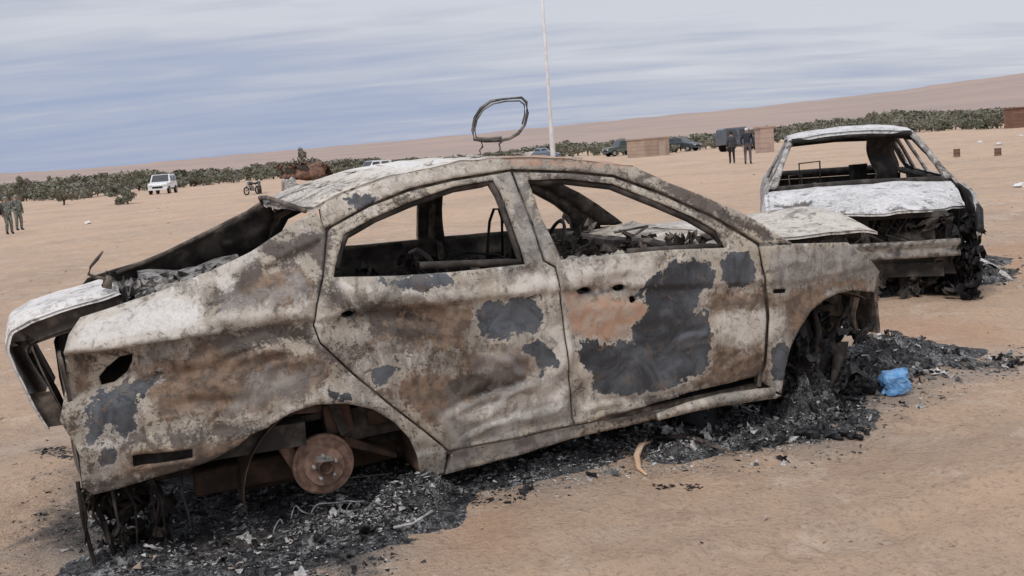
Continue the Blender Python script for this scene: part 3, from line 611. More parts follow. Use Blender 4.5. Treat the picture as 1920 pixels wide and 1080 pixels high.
mb.grid(lambda s, y: lid(y, s, .06), np.linspace(.02, .94, 30), np.linspace(-.41, .57, 16), thick=(.01, 0, -.01))
mb.grid(lambda s, o_: lid(-.595, s, o_), np.linspace(.0, .55, 20), np.linspace(.01, .085, 4), thick=(0, .012, 0))
mb.grid(lambda s, o_: lid(-.595, s, o_), np.linspace(.80, 1, 8), np.linspace(.01, .085, 4), thick=(0, .012, 0))
mb.build('inner_frame', M_SOOT2, bl, True)
mb = MB(); hp = [UY(u, v, -.55) for u, v in ((193, 536), (196, 522), (180, 520), (166, 514), (170, 500), (182, 486), (193, 471))]
mb.tube(hp, [.012, .014, .012, .011, .009, .012, .006], 7, flat=.6)
mb.tube([UY(u, v, -.55) for u, v in ((200, 540), (204, 520), (200, 508))], [.02, .014, .006], 7); mb.build('bent_hinge', M_SOOT2, saloon, True)
# bonnet, warped
def bonnet(x, y):
    t = (x - 2.35) / .95; s = y / .68
    z = .975 - .02 * t - .035 * t * t * s * s + .05 * math.exp(-((t - .85) / .25) ** 2 - ((s + .1) / .6) ** 2) - .05 * max(0, t - .8) * 5 * max(0, -s) * .5
    z += .016 * float(npnoise(np.array(x), np.array(y), 3, 4)) + .008 * float(npnoise(np.array(x), np.array(y), 9, 5)) - .02 * s * s
    return (x - .10 * s * s * t, y, z)
mb = MB(); mb.grid(bonnet, np.linspace(2.36, 3.20, 50), np.linspace(-.68, .68, 60), thick=(0, 0, -.015)); bo = mb.build('bonnet', M_BON, saloon, True); bo['label'] = 'warped pale bonnet with blistered paint'
mb = MB(); mb.grid(lambda x, y: (bonnet(x, y)[0], y, bonnet(x, y)[2] - .035), np.linspace(2.4, 3.12, 12), np.linspace(-.6, .6, 12), thick=(0, 0, -.02)); mb.build('bonnet_liner', M_SOOT, saloon, True)
# cowl, firewall, dashboard remains
mb = MB(); mb.grid(lambda x, y: (x, y, .955 + .03 * float(npnoise(np.array(x), np.array(y), 7, 4)) + .02 * (x - 2.1)), np.linspace(2.05, 2.42, 14), np.linspace(-.72, .76, 40), thick=(0, 0, -.03)); mb.build('cowl', M_PLAIN, saloon, True)
mb = MB(); mb.box((2.20, 0, .6), (.03, 1.55, .62)); mb.build('firewall', M_SOOT, saloon)
mb = MB()
mb.tube([(1.92, -.72, .93), (1.93, -.3, .95), (1.9, .1, .94), (1.93, .74, .93)], [.045, .05, .045, .05], 8)
for k in range(36):
    mb.blob((rnd.uniform(1.55, 2.12), rnd.uniform(-.72, .7), rnd.uniform(.80, .95)), (rnd.uniform(.03, .12), rnd.uniform(.04, .14), rnd.uniform(.02, .06)), k, .7, 7)
for k in range(12):
    a = (rnd.uniform(1.5, 2.1), rnd.uniform(-.7, .6), rnd.uniform(.88, 1.0)); mb.tube([a, (a[0] + rnd.uniform(-.25, .25), a[1] + rnd.uniform(-.2, .2), a[2] + rnd.uniform(-.06, .08)), (a[0] + rnd.uniform(-.3, .3), a[1] + rnd.uniform(-.3, .3), .85)], .008, 6)
for k in range(70): mb.rag((rnd.uniform(1.25, 2.15), rnd.uniform(-.72, .7), rnd.uniform(.84, 1.0)), rnd.uniform(.04, .14), rnd.uniform(.03, .1), k, 0, .8)
mb.build('dashboard_remains', M_SOOT2, saloon, False)['kind'] = 'stuff'
mb = MB()                                                    # ash crust on the window ledge
for k in range(60):
    u = rnd.uniform(1050, 1360); p = UY(u, np.interp(u, [1050, 1360], [487, 465]), -.83); mb.blob((p[0], p[1] + .03 + rnd.uniform(0, .06), p[2] - .012), (rnd.uniform(.008, .035), .02, rnd.uniform(.006, .022)), k, .7, 5)
mb.build('ledge_ash', M_PLAIN, saloon, True)['kind'] = 'stuff'
# floor, tunnel, seats
mb = MB(); mb.box((1.36, 0, .24), (1.80, 1.6, .03)); mb.box((1.2, 0, .32), (2.0, .25, .16)); mb.box((-.35, 0, .5), (.9, 1.3, .03)); mb.build('floor_pan', M_SOOT, saloon)
mb = MB(); mb.box((.03, 0, .72), (.04, 1.45, .62), Matrix.Rotation(-.25, 3, 'Y')); mb.box((.35, 0, .44), (.5, 1.35, .14)); mb.build('rear_bench_frame', M_SOOT, saloon)
for yy in (-.40, .40):
    mb = MB()
    arch_ = [(1.02, yy - .2, .5), (.92, yy - .2, .85), (.86, yy - .17, 1.0), (.85, yy, 1.03), (.86, yy + .17, 1.0), (.92, yy + .2, .85), (1.02, yy + .2, .5)]
    mb.tube(arch_, .014, 8); mb.box((1.3, yy, .44), (.5, .42, .05))
    for k in range(9): mb.tube([(1.0 - .14 * k / 9, yy - .18, .55 + .05 * k), (1.02 - .14 * k / 9, yy, .54 + .05 * k), (1.0 - .14 * k / 9, yy + .18, .55 + .05 * k)], .006, 5)
    mb.build('seat_frame', M_SOOT2, saloon, True)
mb = MB()
for k in range(50): mb.blob((rnd.uniform(.2, 1.9), rnd.uniform(-.7, .7), rnd.uniform(.42, .74)), (rnd.uniform(.04, .16), rnd.uniform(.04, .15), rnd.uniform(.03, .12)), k, .8, 7)
for k in range(110): mb.rag((rnd.uniform(.1, 1.3), rnd.uniform(-.7, .75), rnd.uniform(.6, .98)), rnd.uniform(.05, .18), rnd.uniform(.03, .12), k, 0, .8)
mb.build('cabin_debris', M_SOOT, saloon, False)['kind'] = 'stuff'
mb = MB()                                                    # springy wires rising from the seat
for l, yy in (([(913, 500), (915, 450), (918, 415), (926, 392), (935, 392), (941, 410), (943, 500)], .1), ([(941, 420), (947, 405), (955, 408), (960, 450), (962, 480)], .12), ([(845, 505), (850, 482), (875, 473), (930, 478), (960, 490)], -.1)):
    mb.tube([UY(u, v, yy) for u, v in l], .008, 6)
mb.build('seat_wire', M_CHAR, saloon, True)
mb = MB(); mb.lathe([(.17, -.012), (.185, 0), (.17, .012), (.155, 0), (.17, -.012)], (0, 0, 0), 'z', 28)
q = Matrix.Rotation(-.35, 3, 'X') @ Matrix.Rotation(-1.1, 3, 'Y'); mb.v = [tuple(q @ Vector(p) + Vector((1.66, .38, .93))) for p in mb.v]
mb.tube([(1.66, .38, .93), (1.95, .38, .84)], .02, 8); mb.build('steering_wheel', M_SOOT, saloon, True)
# far door mirror stump
mb = MB(); mb.blob((2.12, .98, 1.06), (.07, .1, .08), 4, .4); mb.tube([(2.1, .86, 1.0), (2.12, .98, 1.05)], .02, 6); mb.build('mirror_stump', M_SOOT, saloon, True)
# wheel wells, suspension, brakes
def well(name, cx, cz, r, y0=-.84, y1=-.42, a0=-.15):
    mb = MB(); mb.grid(lambda a, y: (cx + r * math.cos(a), y, cz + r * math.sin(a) * .98), np.linspace(a0, PI + .15, 28), np.linspace(y0, y1, 5), thick=(0, 0, .008))
    mb.grid(lambda x, z: (x, y1, z), np.linspace(cx - r, cx + r, 6), np.linspace(.16, cz + r, 6), thick=(0, .01, 0)); return mb.build(name, M_RUSTD, saloon, True)
well('wheel_well', .02, .25, .375); well('wheel_well', 2.66, .27, .385, a0=1.0)
dc = UY(607, 871, -.77); dx, dy, dz = dc
mb = MB(); mb.lathe([(0, .03), (.127, .03), (.131, .026), (.131, .004), (.127, 0), (.118, -.002), (.116, .002), (.088, .002), (.085, -.002), (.082, -.028), (.0, -.03)], (dx, dy, dz), 'y', 48); disc = mb.build('brake_disc', M_RUST, saloon, True); disc['label'] = 'brown rusted rear brake disc'
dm = disc.modifiers.new('e', 'EDGE_SPLIT'); dm.split_angle = .6
mb = MB(); mb.lathe([(.034, 0), (.034, -.022), (.028, -.026), (.024, -.010), (0, -.010)], (dx, dy - .026, dz), 'y', 20); mb.build('hub', M_RUSTD, disc, False)
for k in range(5):
    a = 2 * PI * k / 5 + .4; mb = MB(); mb.lathe([(.0075, 0), (.0075, -.03), (0, -.03)], (dx + .05 * math.cos(a), dy - .026, dz + .05 * math.sin(a)), 'y', 8); mb.build('stud', M_GREYM, disc, True)
mb = MB(); mb.box((dx + .0, dy - .042, dz + .036), (.062, .022, .022), Matrix.Rotation(.15, 3, 'Y'), j=.006); mb.build('wheel_remnant', M_GREYM, disc)
mb = MB(); mb.box((dx - .12, dy + .09, dz + .05), (.06, .09, .12), Matrix.Rotation(-.5, 3, 'Y'), j=.008); mb.build('caliper', M_RUST, disc, False, .008)
for c_, d__, a_ in (((.20, .16, .07), (.24, .10, .06), -.2), ((.1, .12, .17), (.11, .1, .13), 0), ((.28, .1, .14), (.1, .05, .09), 0), ((-.18, .1, .16), (.14, .1, .09), 0), ((.22, .10, .0), (.26, .04, .03), .5), ((-.02, .14, .22), (.2, .06, .04), .1)):
    mb = MB(); mb.box((dx + c_[0], dy + c_[1], dz + c_[2]), d__, Matrix.Rotation(a_, 3, 'Y'), j=.012); mb.build('suspension_link', M_RUSTD if c_[0] > 0 else M_RUST2, saloon, False, .008)
mb = MB(); mb.tube([(dx + .12 + .03 * math.cos(t), dy + .10 + .03 * math.sin(t), dz + .02 + t * .0075) for t in np.linspace(0, 26, 90)], .006, 5); mb.build('coil_spring', M_RUSTD, saloon, True)
mb = MB(); mb.tube([(dx + .04, -.70, dz), (dx + .15, -.3, dz + .02), (dx + .15, .5, dz + .02), (dx + .04, .75, dz)], .035, 10)
mb.lathe([(0, .02), (.155, .02), (.155, 0), (0, 0)], (dx, .75, dz), 'y', 24); mb.build('axle_beam', M_RUSTD, saloon, True)
mb = MB(); mb.tube([(dx - .12, -.62, dz + .05), (dx - .1, -.6, dz + .36)], .035, 10); mb.build('damper', M_RUST, saloon, True)
mb = MB(); a0 = UY(395, 905, -.62); a1 = UY(545, 872, -.62)
mb.box(((a0[0] + a1[0]) / 2 - .02, -.42, (a0[2] + a1[2]) / 2), (.42, .42, .12), j=.012); mb.build('silencer', M_RUSTD, saloon, False, .02)
mb = MB(); mb.box((-.55, .1, .42), (.75, 1.2, .16)); mb.box((-.5, -.74, .50), (.86, .12, .10), Matrix.Rotation(.05, 3, 'Y'))
mb.tube([(-.95, -.5, .36), (-.2, -.5, .33), (.4, -.45, .28), (2.3, -.3, .22)], .03, 8); mb.build('underbody', M_SOOT, saloon)
mb = MB(); mb.grid(lambda z, y: (-.935 - .05 * (1 - (y / .8) ** 2) + .01 * float(npnoise(np.array(z), np.array(y), 8, 5)), y, z), np.linspace(.46, .95, 12), np.linspace(-.79, .79, 30), thick=(.015, 0, 0)); mb.build('tail_panel', M_SOOT2, saloon, True)
mb = MB(); mb.tube([(-.95, -.78, .47), (-.955, -.785, .32), (-.94, -.79, .1), (-.93, -.78, .02)], .008, 6); mb.tube([(-.93, -.76, .45), (-.88, -.74, .25), (-.86, -.75, .03)], .012, 6)
for k in range(34): mb.rag((rnd.uniform(-.93, -.66), rnd.uniform(-.80, -.62), rnd.uniform(.08, .42)), rnd.uniform(.06, .14), rnd.uniform(.04, .12), k, 0, .9)
for k in range(8):
    x_ = rnd.uniform(-.95, -.5); mb.tube([(x_, -.80, .43), (x_ + rnd.uniform(-.03, .03), -.80, .33), (x_ + rnd.uniform(-.06, .06), -.79, rnd.uniform(.12, .28))], [.008, .006, .003], 5); mb.build('hanging_melt', M_SOOT, saloon, False)['kind'] = 'stuff'
# front corner
fx = 2.70
mb = MB(); mb.tube([(fx + .02, -.60, .66), (fx + .02, -.62, .5), (fx + .03, -.66, .36)], [.05, .05, .035], 10)
mb.lathe([(.075, -.01), (.09, 0), (.075, .01)], (fx + .02, -.62, .55), 'z', 16); mb.build('strut', M_SOOT, saloon, True)
mb = MB(); mb.grid(lambda z, y: (fx + .27 + .03 * float(npnoise(np.array(z), np.array(y), 9, 5)), y, z), np.linspace(.38, .70, 8), np.linspace(-.80, -.5, 8), thick=(.02, 0, 0))
mb.tube([(fx + .21, -.74, .66), (fx + .17, -.73, .5), (fx + .2, -.74, .36)], [.03, .02, .012], 7); mb.box((fx + .12, -.56, .58), (.26, .03, .24), j=.02); mb.box((fx + .27, -.62, .64), (.12, .3, .05), j=.01); mb.grid(lambda x, z: (x, -.50 + .03 * float(npnoise(np.array(x), np.array(z), 7, 5)), z), np.linspace(fx - .35, fx + .27, 10), np.linspace(.12, .72, 10), thick=(0, .02, 0))
mb.build('inner_wing', M_SOOT2, saloon)
mb = MB(); mb.blob((fx + .30, -.72, .585), (.05, .06, .045), 3, .5, 8); mb.box((fx + .26, -.73, .62), (.08, .06, .04), j=.01); mb.build('headlamp_bracket', M_SOOT2, saloon, True)
mb = MB(); mb.blob((fx - .02, -.68, .27), (.13, .05, .12), 5, .5, 9); mb.tube([(fx - .02, -.3, .25), (fx, -.62, .24), (fx + .05, -.72, .20)], [.04, .045, .04], 9)
mb.blob((fx - .14, -.62, .36), (.10, .09, .24), 6, .5, 9); mb.build('knuckle', M_CHAR, saloon, True)
mb = MB(); mb.tube([(fx - .1, -.74, .60), (fx - .08, -.76, .45), (fx - .12, -.78, .25)], [.012, .02, .01], 6); mb.tube([(fx + .02, -.70, .40), (fx + .05, -.75, .28), (fx - .02, -.78, .15)], [.02, .03, .012], 7); mb.tube([(fx + .02, -.7, .36), (fx + .12, -.72, .48), (fx + .2, -.7, .6)], .016, 6); mb.box((fx + .07, -.74, .30), (.05, .04, .10), j=.015); mb.build('control_arm', M_SOOT, saloon, True)
mb = MB()
for k in range(44): mb.rag((rnd.uniform(fx - .34, fx + .22), rnd.uniform(-.80, -.60), rnd.uniform(.12, .58)), rnd.uniform(.05, .14), rnd.uniform(.06, .16), k, 0, .8)
mb.build('charred_lining', M_CHAR, saloon, False)['kind'] = 'stuff'
mb = MB(); mb.box((3.0, 0, .45), (.06, 1.1, .10)); mb.box((2.75, 0, .5), (.45, 1.0, .4)); mb.box((2.6, 0, .3), (.7, .9, .08)); mb.build('engine_block', M_SOOT, saloon)
#SALOON_END

# ------------------------------------------------------------------ ash heaps and char under the wrecks
g = NG('ash_char'); f1 = g.noise(30, 5, .7, .5); f2 = g.noise(85, 3, .7, off=4); f3 = g.noise(7, 4, .6, off=6)
c = g.mix(g.step(f1, .42, .62), (.016, .016, .018), (.11, .106, .105))
c = g.mix(g.step(g.m('ADD', g.m('MULTIPLY', f2, .6), g.m('MULTIPLY', f3, .5)), .575, .67, 0, .8), c, (.42, .415, .41))
M_ASH = g.fin(c, .75, 0., g.m('ADD', f1, f2), .9, .02, .35)
M_FLK = simple('pale_ash', (.58, .56, .54), (.32, .31, .30), 30, .9)
M_FLG = simple('grey_ash', (.22, .215, .21), (.10, .10, .10), 30, .9)
CH = math.atan2(Rc[1, 0], Rc[0, 0])
MOUNDS = []   # cx, cy, rx, ry, height, rotation
def md(p, rx, ry, h): MOUNDS.append((p[0], p[1], rx, ry, h, CH))
for p, rx_, ry_, h_ in (((.36, -.82, 0), .24, .16, .13), ((.10, -.98, 0), .42, .22, .07), ((-.45, -1.08, 0), .4, .2, .04), ((-.85, -.75, 0), .25, .2, .07), ((.95, -.72, 0), .5, .12, .05), ((1.72, -.84, 0), .20, .10, .11), ((2.15, -.84, 0), .24, .10, .09), ((2.54, -.70, 0), .20, .22, .34), ((2.55, -.84, 0), .28, .17, .10), ((2.2, -.45, 0), .8, .3, .12), ((.5, -.2, 0), 1.2, .5, .08)):
    md(c2w(p), rx_, ry_, h_)
for px_, rx_, ry_, h_ in (((1665, 668), .42, .22, .15), ((1740, 668), .38, .16, .07), ((1615, 700), .3, .2, .16)): md(G(*px_), rx_, ry_, h_)
NS = len(MOUNDS)
for px_, rx_, ry_, h_ in (((1700, 535), 1.1, .40, .13), ((1810, 525), .45, .3, .12), ((1590, 545), .7, .4, .14), ((1730, 500), .9, .5, .16)): md(G(*px_), rx_, ry_, h_)
def mh(x, y):
    x = np.asarray(x, float); y = np.asarray(y, float); h = np.zeros(x.shape)
    for cx, cy, a, b, hh, r in MOUNDS:
        dx_ = (x - cx) * math.cos(r) + (y - cy) * math.sin(r); dy_ = -(x - cx) * math.sin(r) + (y - cy) * math.cos(r)
        h = np.maximum(h, hh * sm(1.25 - np.hypot(dx_ / a, dy_ / b)))
    n = 1 + 1.1 * npnoise(x, y, 7, 31) + .9 * npnoise(x, y, 19, 32) + .7 * npnoise(x, y, 47, 33)
    return .62 * h * n
def heap(name, ms, label):
    mb = MB()
    for i, (cx, cy, a, b, hh, r) in enumerate(ms):
        m_ = max(a, b) * 1.3; n = int(min(110, m_ * 2 / .014)); gx = np.linspace(cx - m_, cx + m_, n); gy = np.linspace(cy - m_, cy + m_, n)
        Xg, Yg = np.meshgrid(gx, gy, indexing='ij'); dx_ = (Xg - cx) * math.cos(r) + (Yg - cy) * math.sin(r); dy_ = -(Xg - cx) * math.sin(r) + (Yg - cy) * math.cos(r)
        inside = np.hypot(dx_ / a, dy_ / b) < 1.24; Z = ground_z(Xg, Yg) + mh(Xg, Yg) - .006 + .0007 * i
        vs_ = np.stack([Xg, Yg, Z], -1).reshape(-1, 3); fs = []
        for p in range(n - 1):
            for q in range(n - 1):
                if inside[p, q] and inside[p + 1, q] and inside[p, q + 1] and inside[p + 1, q + 1]: k = p * n + q; fs.append((k, k + n, k + n + 1, k + 1))
        mb.add([tuple(v) for v in vs_], fs)
    o = mb.build(name, M_ASH, None, False); return tag(o, label, 'ash', None, 'stuff')
heap('ash_heap', MOUNDS[:NS], 'black and grey ash heaped under and around the foreground saloon')
heap('ash_heap', MOUNDS[NS:], 'dark ash heaped below the nose of the hatchback wreck')
def in_poly_samples(poly, n, rng):
    P = np.array(poly); lo, hi = P.min(0), P.max(0); o = np.zeros((0, 2))
    while len(o) < n:
        q = rng.uniform(lo, hi, (n * 3, 2)); o = np.concatenate([o, q[seg_sd(q[:, 0], q[:, 1], P) > -.05 * rng.random(len(q))]])
    return o[:n]
rng = np.random.default_rng(5)
def shards(name, lst, label, cat, mats):
    V = []; Fc = []; FM = []; b = 0
    for poly, n, s0, s1, wts in lst:
        pts = in_poly_samples(poly, n, rng); z = ground_z(pts[:, 0], pts[:, 1]) + mh(pts[:, 0], pts[:, 1])
        for (x, y), zz in zip(pts, z):
            s = s0 + (s1 - s0) * rng.random() ** 5; m_ = rng.choice(len(wts), p=wts)
            q = rng.normal(size=(5, 3)) * s * np.array([.5, .5, .22]); q[:, 2] += s * .12
            V.append(q + np.array([x, y, zz])); Fc += [(b, b + 1, b + 2), (b, b + 2, b + 3), (b, b + 3, b + 1), (b + 1, b + 3, b + 4), (b + 4, b + 3, b + 2), (b + 1, b + 4, b + 2)]; FM += [m_] * 6; b += 5
    o = mesh_obj(name, np.concatenate(V), Fc, mats, None, False, FM); return tag(o, label, cat, None, 'stuff')
P3 = [M_CHAR, M_FLG, M_FLK]
shards('char_debris', [
    (stains['black'][0], 9000, .004, .024, (.62, .26, .12)), (gp([(60, 1010), (70, 960), (160, 930), (220, 1040)]), 500, .004, .02, (.6, .3, .1)), (gp([(580, 905), (790, 915), (820, 935), (760, 1000), (560, 1010)]), 1700, .006, .03, (.05, .35, .60)), (gp([(560, 900), (830, 890), (830, 960), (760, 1000), (560, 1010)]), 3600, .004, .026, (.38, .34, .28)),
    (stains['black'][1], 6000, .004, .024, (.5, .3, .2)), (gp([(1000, 880), (1240, 790), (1300, 800), (1330, 870), (1180, 880), (1000, 920)]), 2400, .004, .02, (.14, .34, .52)), (gp([(1170, 830), (1200, 800), (1265, 770), (1280, 800), (1262, 835), (1190, 845)]), 900, .006, .03, (.03, .2, .77)),
    (gp([(1450, 690), (1600, 690), (1620, 810), (1400, 830), (1330, 780)]), 3200, .005, .034, (.80, .14, .06)),
    (stains['black'][2], 2200, .006, .04, (.6, .3, .1)), (stains['grey'][0], 2600, .003, .02, (.45, .35, .2)), (gp([(830, 925), (900, 900), (1000, 890), (990, 940), (860, 945)]), 500, .005, .03, (.8, .15, .05)), (gp([(1225, 900), (1260, 898), (1262, 910), (1228, 910)]), 25, .01, .03, (1, 0, 0)), (gp([(1275, 898), (1310, 896), (1308, 908), (1280, 908)]), 30, .01, .03, (1, 0, 0)), (gp([(75, 845), (150, 842), (160, 862), (90, 864)]), 120, .01, .03, (1, 0, 0)), (stains['grey'][1], 3600, .003, .018, (.40, .33, .27))],
    'charred flakes and shards strewn around the foreground saloon', 'debris', P3)
shards('char_debris', [(stains['black'][3], 4200, .006, .04, (.55, .35, .1)), (stains['grey'][2], 700, .008, .04, (.45, .35, .2))], 'charred flakes strewn in front of the hatchback wreck', 'debris', P3)
M_STONE = simple('stone', (.42, .32, .25), (.28, .21, .17), 20, .9)
fan = [(-4, 2.2), (4.5, 2.2), (12, 18), (-13, 18)]
o_ = shards('pebbles', [(fan, 9000, .004, .022, (.78, .1, .12)), (fan, 700, .02, .045, (.8, .08, .12)), ([(-25, 18), (25, 18), (40, 60), (-40, 60)], 900, .02, .09, (.7, .1, .2))], 'small loose stones scattered over the tan soil', 'pebbles', [M_STONE, M_CHAR, simple('pale_stone', (.66, .55, .46), (.5, .4, .33), 20, .9)])

# ------------------------------------------------------------------ single pieces of scrap round the saloon
mb = MB()
for poly, n_, c_ in ((stains['black'][0], 60, 0), (stains['black'][1], 70, 0), (stains['black'][2], 40, 0), (gp([(1150, 850), (1240, 780), (1420, 770), (1440, 820), (1250, 850)]), 30, 1), (stains['grey'][1], 40, 0)):
    for x_, y_ in in_poly_samples(poly, n_, rng):
        mb.rag((x_, y_, float(ground_z(x_, y_) + mh(x_, y_)) + .008), rnd.uniform(.02, .09), rnd.uniform(.02, .07), x_, rnd.choice((0, 0, 1, 2)) if not c_ else rnd.choice((1, 2)), .6, 5)
tag(mb.build('scrap_bits', [M_CHAR, M_FLG, M_FLK], None, False), 'crumpled scraps of burnt sheet and lining lying in the ash round the saloon', 'debris', None, 'stuff')
def gpt(u, v, dz=0.0):
    x, y = G(u, v); return Vector((x, y, gz(x, y) + float(mh(np.array(x), np.array(y))) + dz))
mb = MB(); mb.tube([gpt(1228, 826, .03), gpt(1262, 828, .04), (gpt(1300, 834, .03)), gpt(1340, 840, .02), gpt(1382, 846, .012)], [.012, .02, .018, .014, .006], 8, flat=.6)
tag(mb.build('bent_bar', simple('scorched_bar', (.12, .09, .075), (.035, .03, .028), 20), None, True), 'thin dark scorched bar lying beside the sill below the front door', 'scrap metal')
mb = MB(); pts = [gpt(1218, 842, .05), gpt(1203, 850, .055), gpt(1194, 862, .03), (gpt(1198, 876, .01)), gpt(1212, 884, .008)]; mb.tube(pts, [.012, .018, .016, .013, .006], 7, flat=.5)
tag(mb.build('curled_scrap', M_TAN, None, True), 'small curled orange-tan scrap in front of the white ash below the front door', 'scrap')
mb = MB(); a, b, c_, d = gpt(1268, 812, .02), gpt(1345, 808, .02), gpt(1348, 772, .12), gpt(1290, 770, .12)
mb.grid(lambda u, v: tuple((a * (1 - u) + b * u) * (1 - v) + (d * (1 - u) + c_ * u) * v + Vector((0, 0, .03 * float(npnoise(np.array(u), np.array(v), 3, 5)) + .02 * math.sin(u * 5)))), np.linspace(0, 1, 12), np.linspace(0, 1, 8), thick=(0, .01, -.004))
tag(mb.build('dark_sheet', simple('dark_sheet', (.07, .072, .078), (.045, .045, .05), 10, .6), None, True), 'smooth dark grey sheet leaning under the sill near the front wheel arch', 'scrap metal')
mb = MB(); cc = gpt(1378, 790, .05); mb.tube([cc + Vector((.14 * math.cos(t), .02 * math.sin(t * 3), .11 * math.sin(t))) for t in np.linspace(.5, 5.4, 22)], .006, 6)
mb.tube([cc + Vector((.13 * math.cos(t) + .01, .03 + .02 * math.sin(t * 2), .09 * math.sin(t) + .01)) for t in np.linspace(1.2, 6.1, 22)], .005, 6)
tag(mb.build('tyre_wire', M_GREYM, None, True), 'pale looped wire from a burnt tyre in the ash behind the front wheel arch', 'wire')
mb = MB()
for k in range(12):
    t = rnd.uniform(-.25, .3); c0 = Vector(c2w((-.0 + t, -.90 - rnd.uniform(0, .12), 0))); c0.z = gz(c0.x, c0.y) + .12
    rr = rnd.uniform(.03, .09); CH_ = CH; w1 = rnd.uniform(-1.5, 1.5); ph = rnd.uniform(0, 3); mb.tube([c0 + Vector((math.cos(CH + w1) * rr * math.cos(a_) , math.sin(CH + w1) * rr * math.cos(a_) + .03 * math.sin(3 * a_ + ph), rr * .8 * math.sin(a_) - .05)) for a_ in np.linspace(ph, ph + rnd.uniform(1.2, 2.6), 9)], .0035, 4)
mb.tube([gpt(560, 905, .05), gpt(640, 930, .06), gpt(740, 920, .05)], .004, 4); tag(mb.build('cord_tangle', M_FLG, None, True), 'tangled grey tyre cord in the ash below the rusty rear brake disc', 'wire', None, 'stuff')
mb = MB(); mb.tube([gpt(740, 1008, .01), gpt(775, 994, .014), gpt(812, 975, .01)], .006, 6); tag(mb.build('metal_strip', M_FLK, None, True), 'thin bright metal strip on the ground at the bottom edge of the ash', 'scrap metal')
mb = MB()
for k in range(9):
    t_ = k / 8; q_ = gpt(1510 + 115 * t_, 808 + 4 * math.sin(k * 2.1), .015); mb.blob(tuple(q_), (rnd.uniform(.02, .05) * (1.1 - .6 * t_), .025, rnd.uniform(.012, .03) * (1.2 - .7 * t_)), k, 1.0, 6)
tag(mb.build('charred_stub', M_CHAR, None, True), 'black charred stub pointing right from the front wheel ash', 'scrap')
mb = MB()
for k in range(8): q_ = gpt(1585 + 8 * k, 735, .03); mb.blob(tuple(q_), (.05, .05, rnd.uniform(.035, .055)), k, .9, 8)
tag(mb.build('charred_lump', M_CHAR, None, True), 'lumpy black charred lump touching the left of the blue container', 'scrap')
mb = MB(); pa_, pb_, pc_ = gpt(1828, 532, .0), gpt(1862, 508, .19), gpt(1902, 533, .0)
mb.grid(lambda u, v: tuple((pa_ * (1 - u) ** 2 + pb_ * 2 * u * (1 - u) * 1.0 + pc_ * u * u) + Vector((.02 * v, .28 * v, .02 * v + .02 * math.sin(7 * u)))), np.linspace(0, 1, 16), np.linspace(0, 1, 8), thick=(0, 0, -.012))
tag(mb.build('fender_scrap', M_WHITE, None, True), 'curved white-edged sheet of scrap on the ground right of the hatchback wreck', 'scrap metal')
# blue plastic container
bp = G(1678, 735); d_ = math.dist((0, 0), bp)
bx = thing('blue_container', 'small crumpled bright blue plastic container standing on the ash by the front wheel', 'container', (bp[0], bp[1], gz(*bp) + .002), .35)
M_BLUE = simple('blue_plastic', (.09, .28, .58), (.20, .40, .66), 26, .5, 0, .5, .006, spec=.5)
bm = bmesh.new(); bmesh.ops.create_cube(bm, size=1); bmesh.ops.subdivide_edges(bm, edges=bm.edges, cuts=9, use_grid_fill=True)
for v in bm.verts:
    p = v.co.copy(); q = 1 + .28 * noise.noise(p * 2.4 + Vector((3, 1, 2))) + .22 * abs(noise.noise(p * 5.5)) + .06 * noise.noise(p * 14) - .05
    r_ = (abs(p.x) ** 6 + abs(p.y) ** 6 + abs(p.z) ** 6) ** (1 / 6); p = p / max(r_, .01) * .5 if r_ > .47 else p
    v.co = Vector((p.x * .150 * q, p.y * .10 * q, (p.z + .5) * .135 * (1 + .06 * noise.noise(p * 3))))
me_ = bpy.data.meshes.new('body'); bm.to_mesh(me_); bm.free(); me_.materials.append(M_BLUE)
bo_ = bpy.data.objects.new('body', me_); COL.objects.link(bo_); bo_.parent = bx
mb = MB(); mb.rag((.03, -.02, .135), .07, .05, 3, 0, .5); mb.build('torn_flap', M_BLUE, bx, False)
# bent loop standing on the roof
tr = CM @ Vector((1.245, 0, 1.517)); lp = thing('metal_loop', 'charred bent metal loop standing upright on the saloon roof', 'metal frame', mat=CM)
def UV0(l, y=0.0): return [UY(u, v, y) for u, v in l]
M_LOOP = simple('charred_loop', (.05, .045, .042), (.22, .20, .18), 18, .7)
ring = [(889, 262), (886, 245), (890, 222), (902, 203), (920, 190), (942, 186), (962, 184), (978, 183), (987, 192), (989, 212), (984, 234), (972, 250), (955, 260), (935, 264), (910, 265)]
mb = MB(); mb.tube(UV0(ring), [.007, .008, .009, .009, .008, .006, .005, .007, .009, .009, .008, .009, .009, .008, .007], 8, closed=True); mb.build('outer_rim', M_LOOP, lp, True)
mb = MB(); mb.tube(UV0([(893, 258), (890, 244), (894, 225), (906, 206), (924, 195), (948, 190), (974, 189), (983, 196), (984, 214), (979, 233)], -.02), .0045, 6); mb.tube(UV0([(893, 259), (915, 260), (940, 258)], -.02), .008, 6); mb.build('inner_rim', M_LOOP, lp, True)
for l in ([(903, 266), (905, 275), (899, 282), (904, 296)], [(943, 264), (936, 270), (938, 280), (930, 296)]):
    mb = MB(); mb.tube(UV0(l), .005, 6); mb.build('leg', M_LOOP, lp, True)

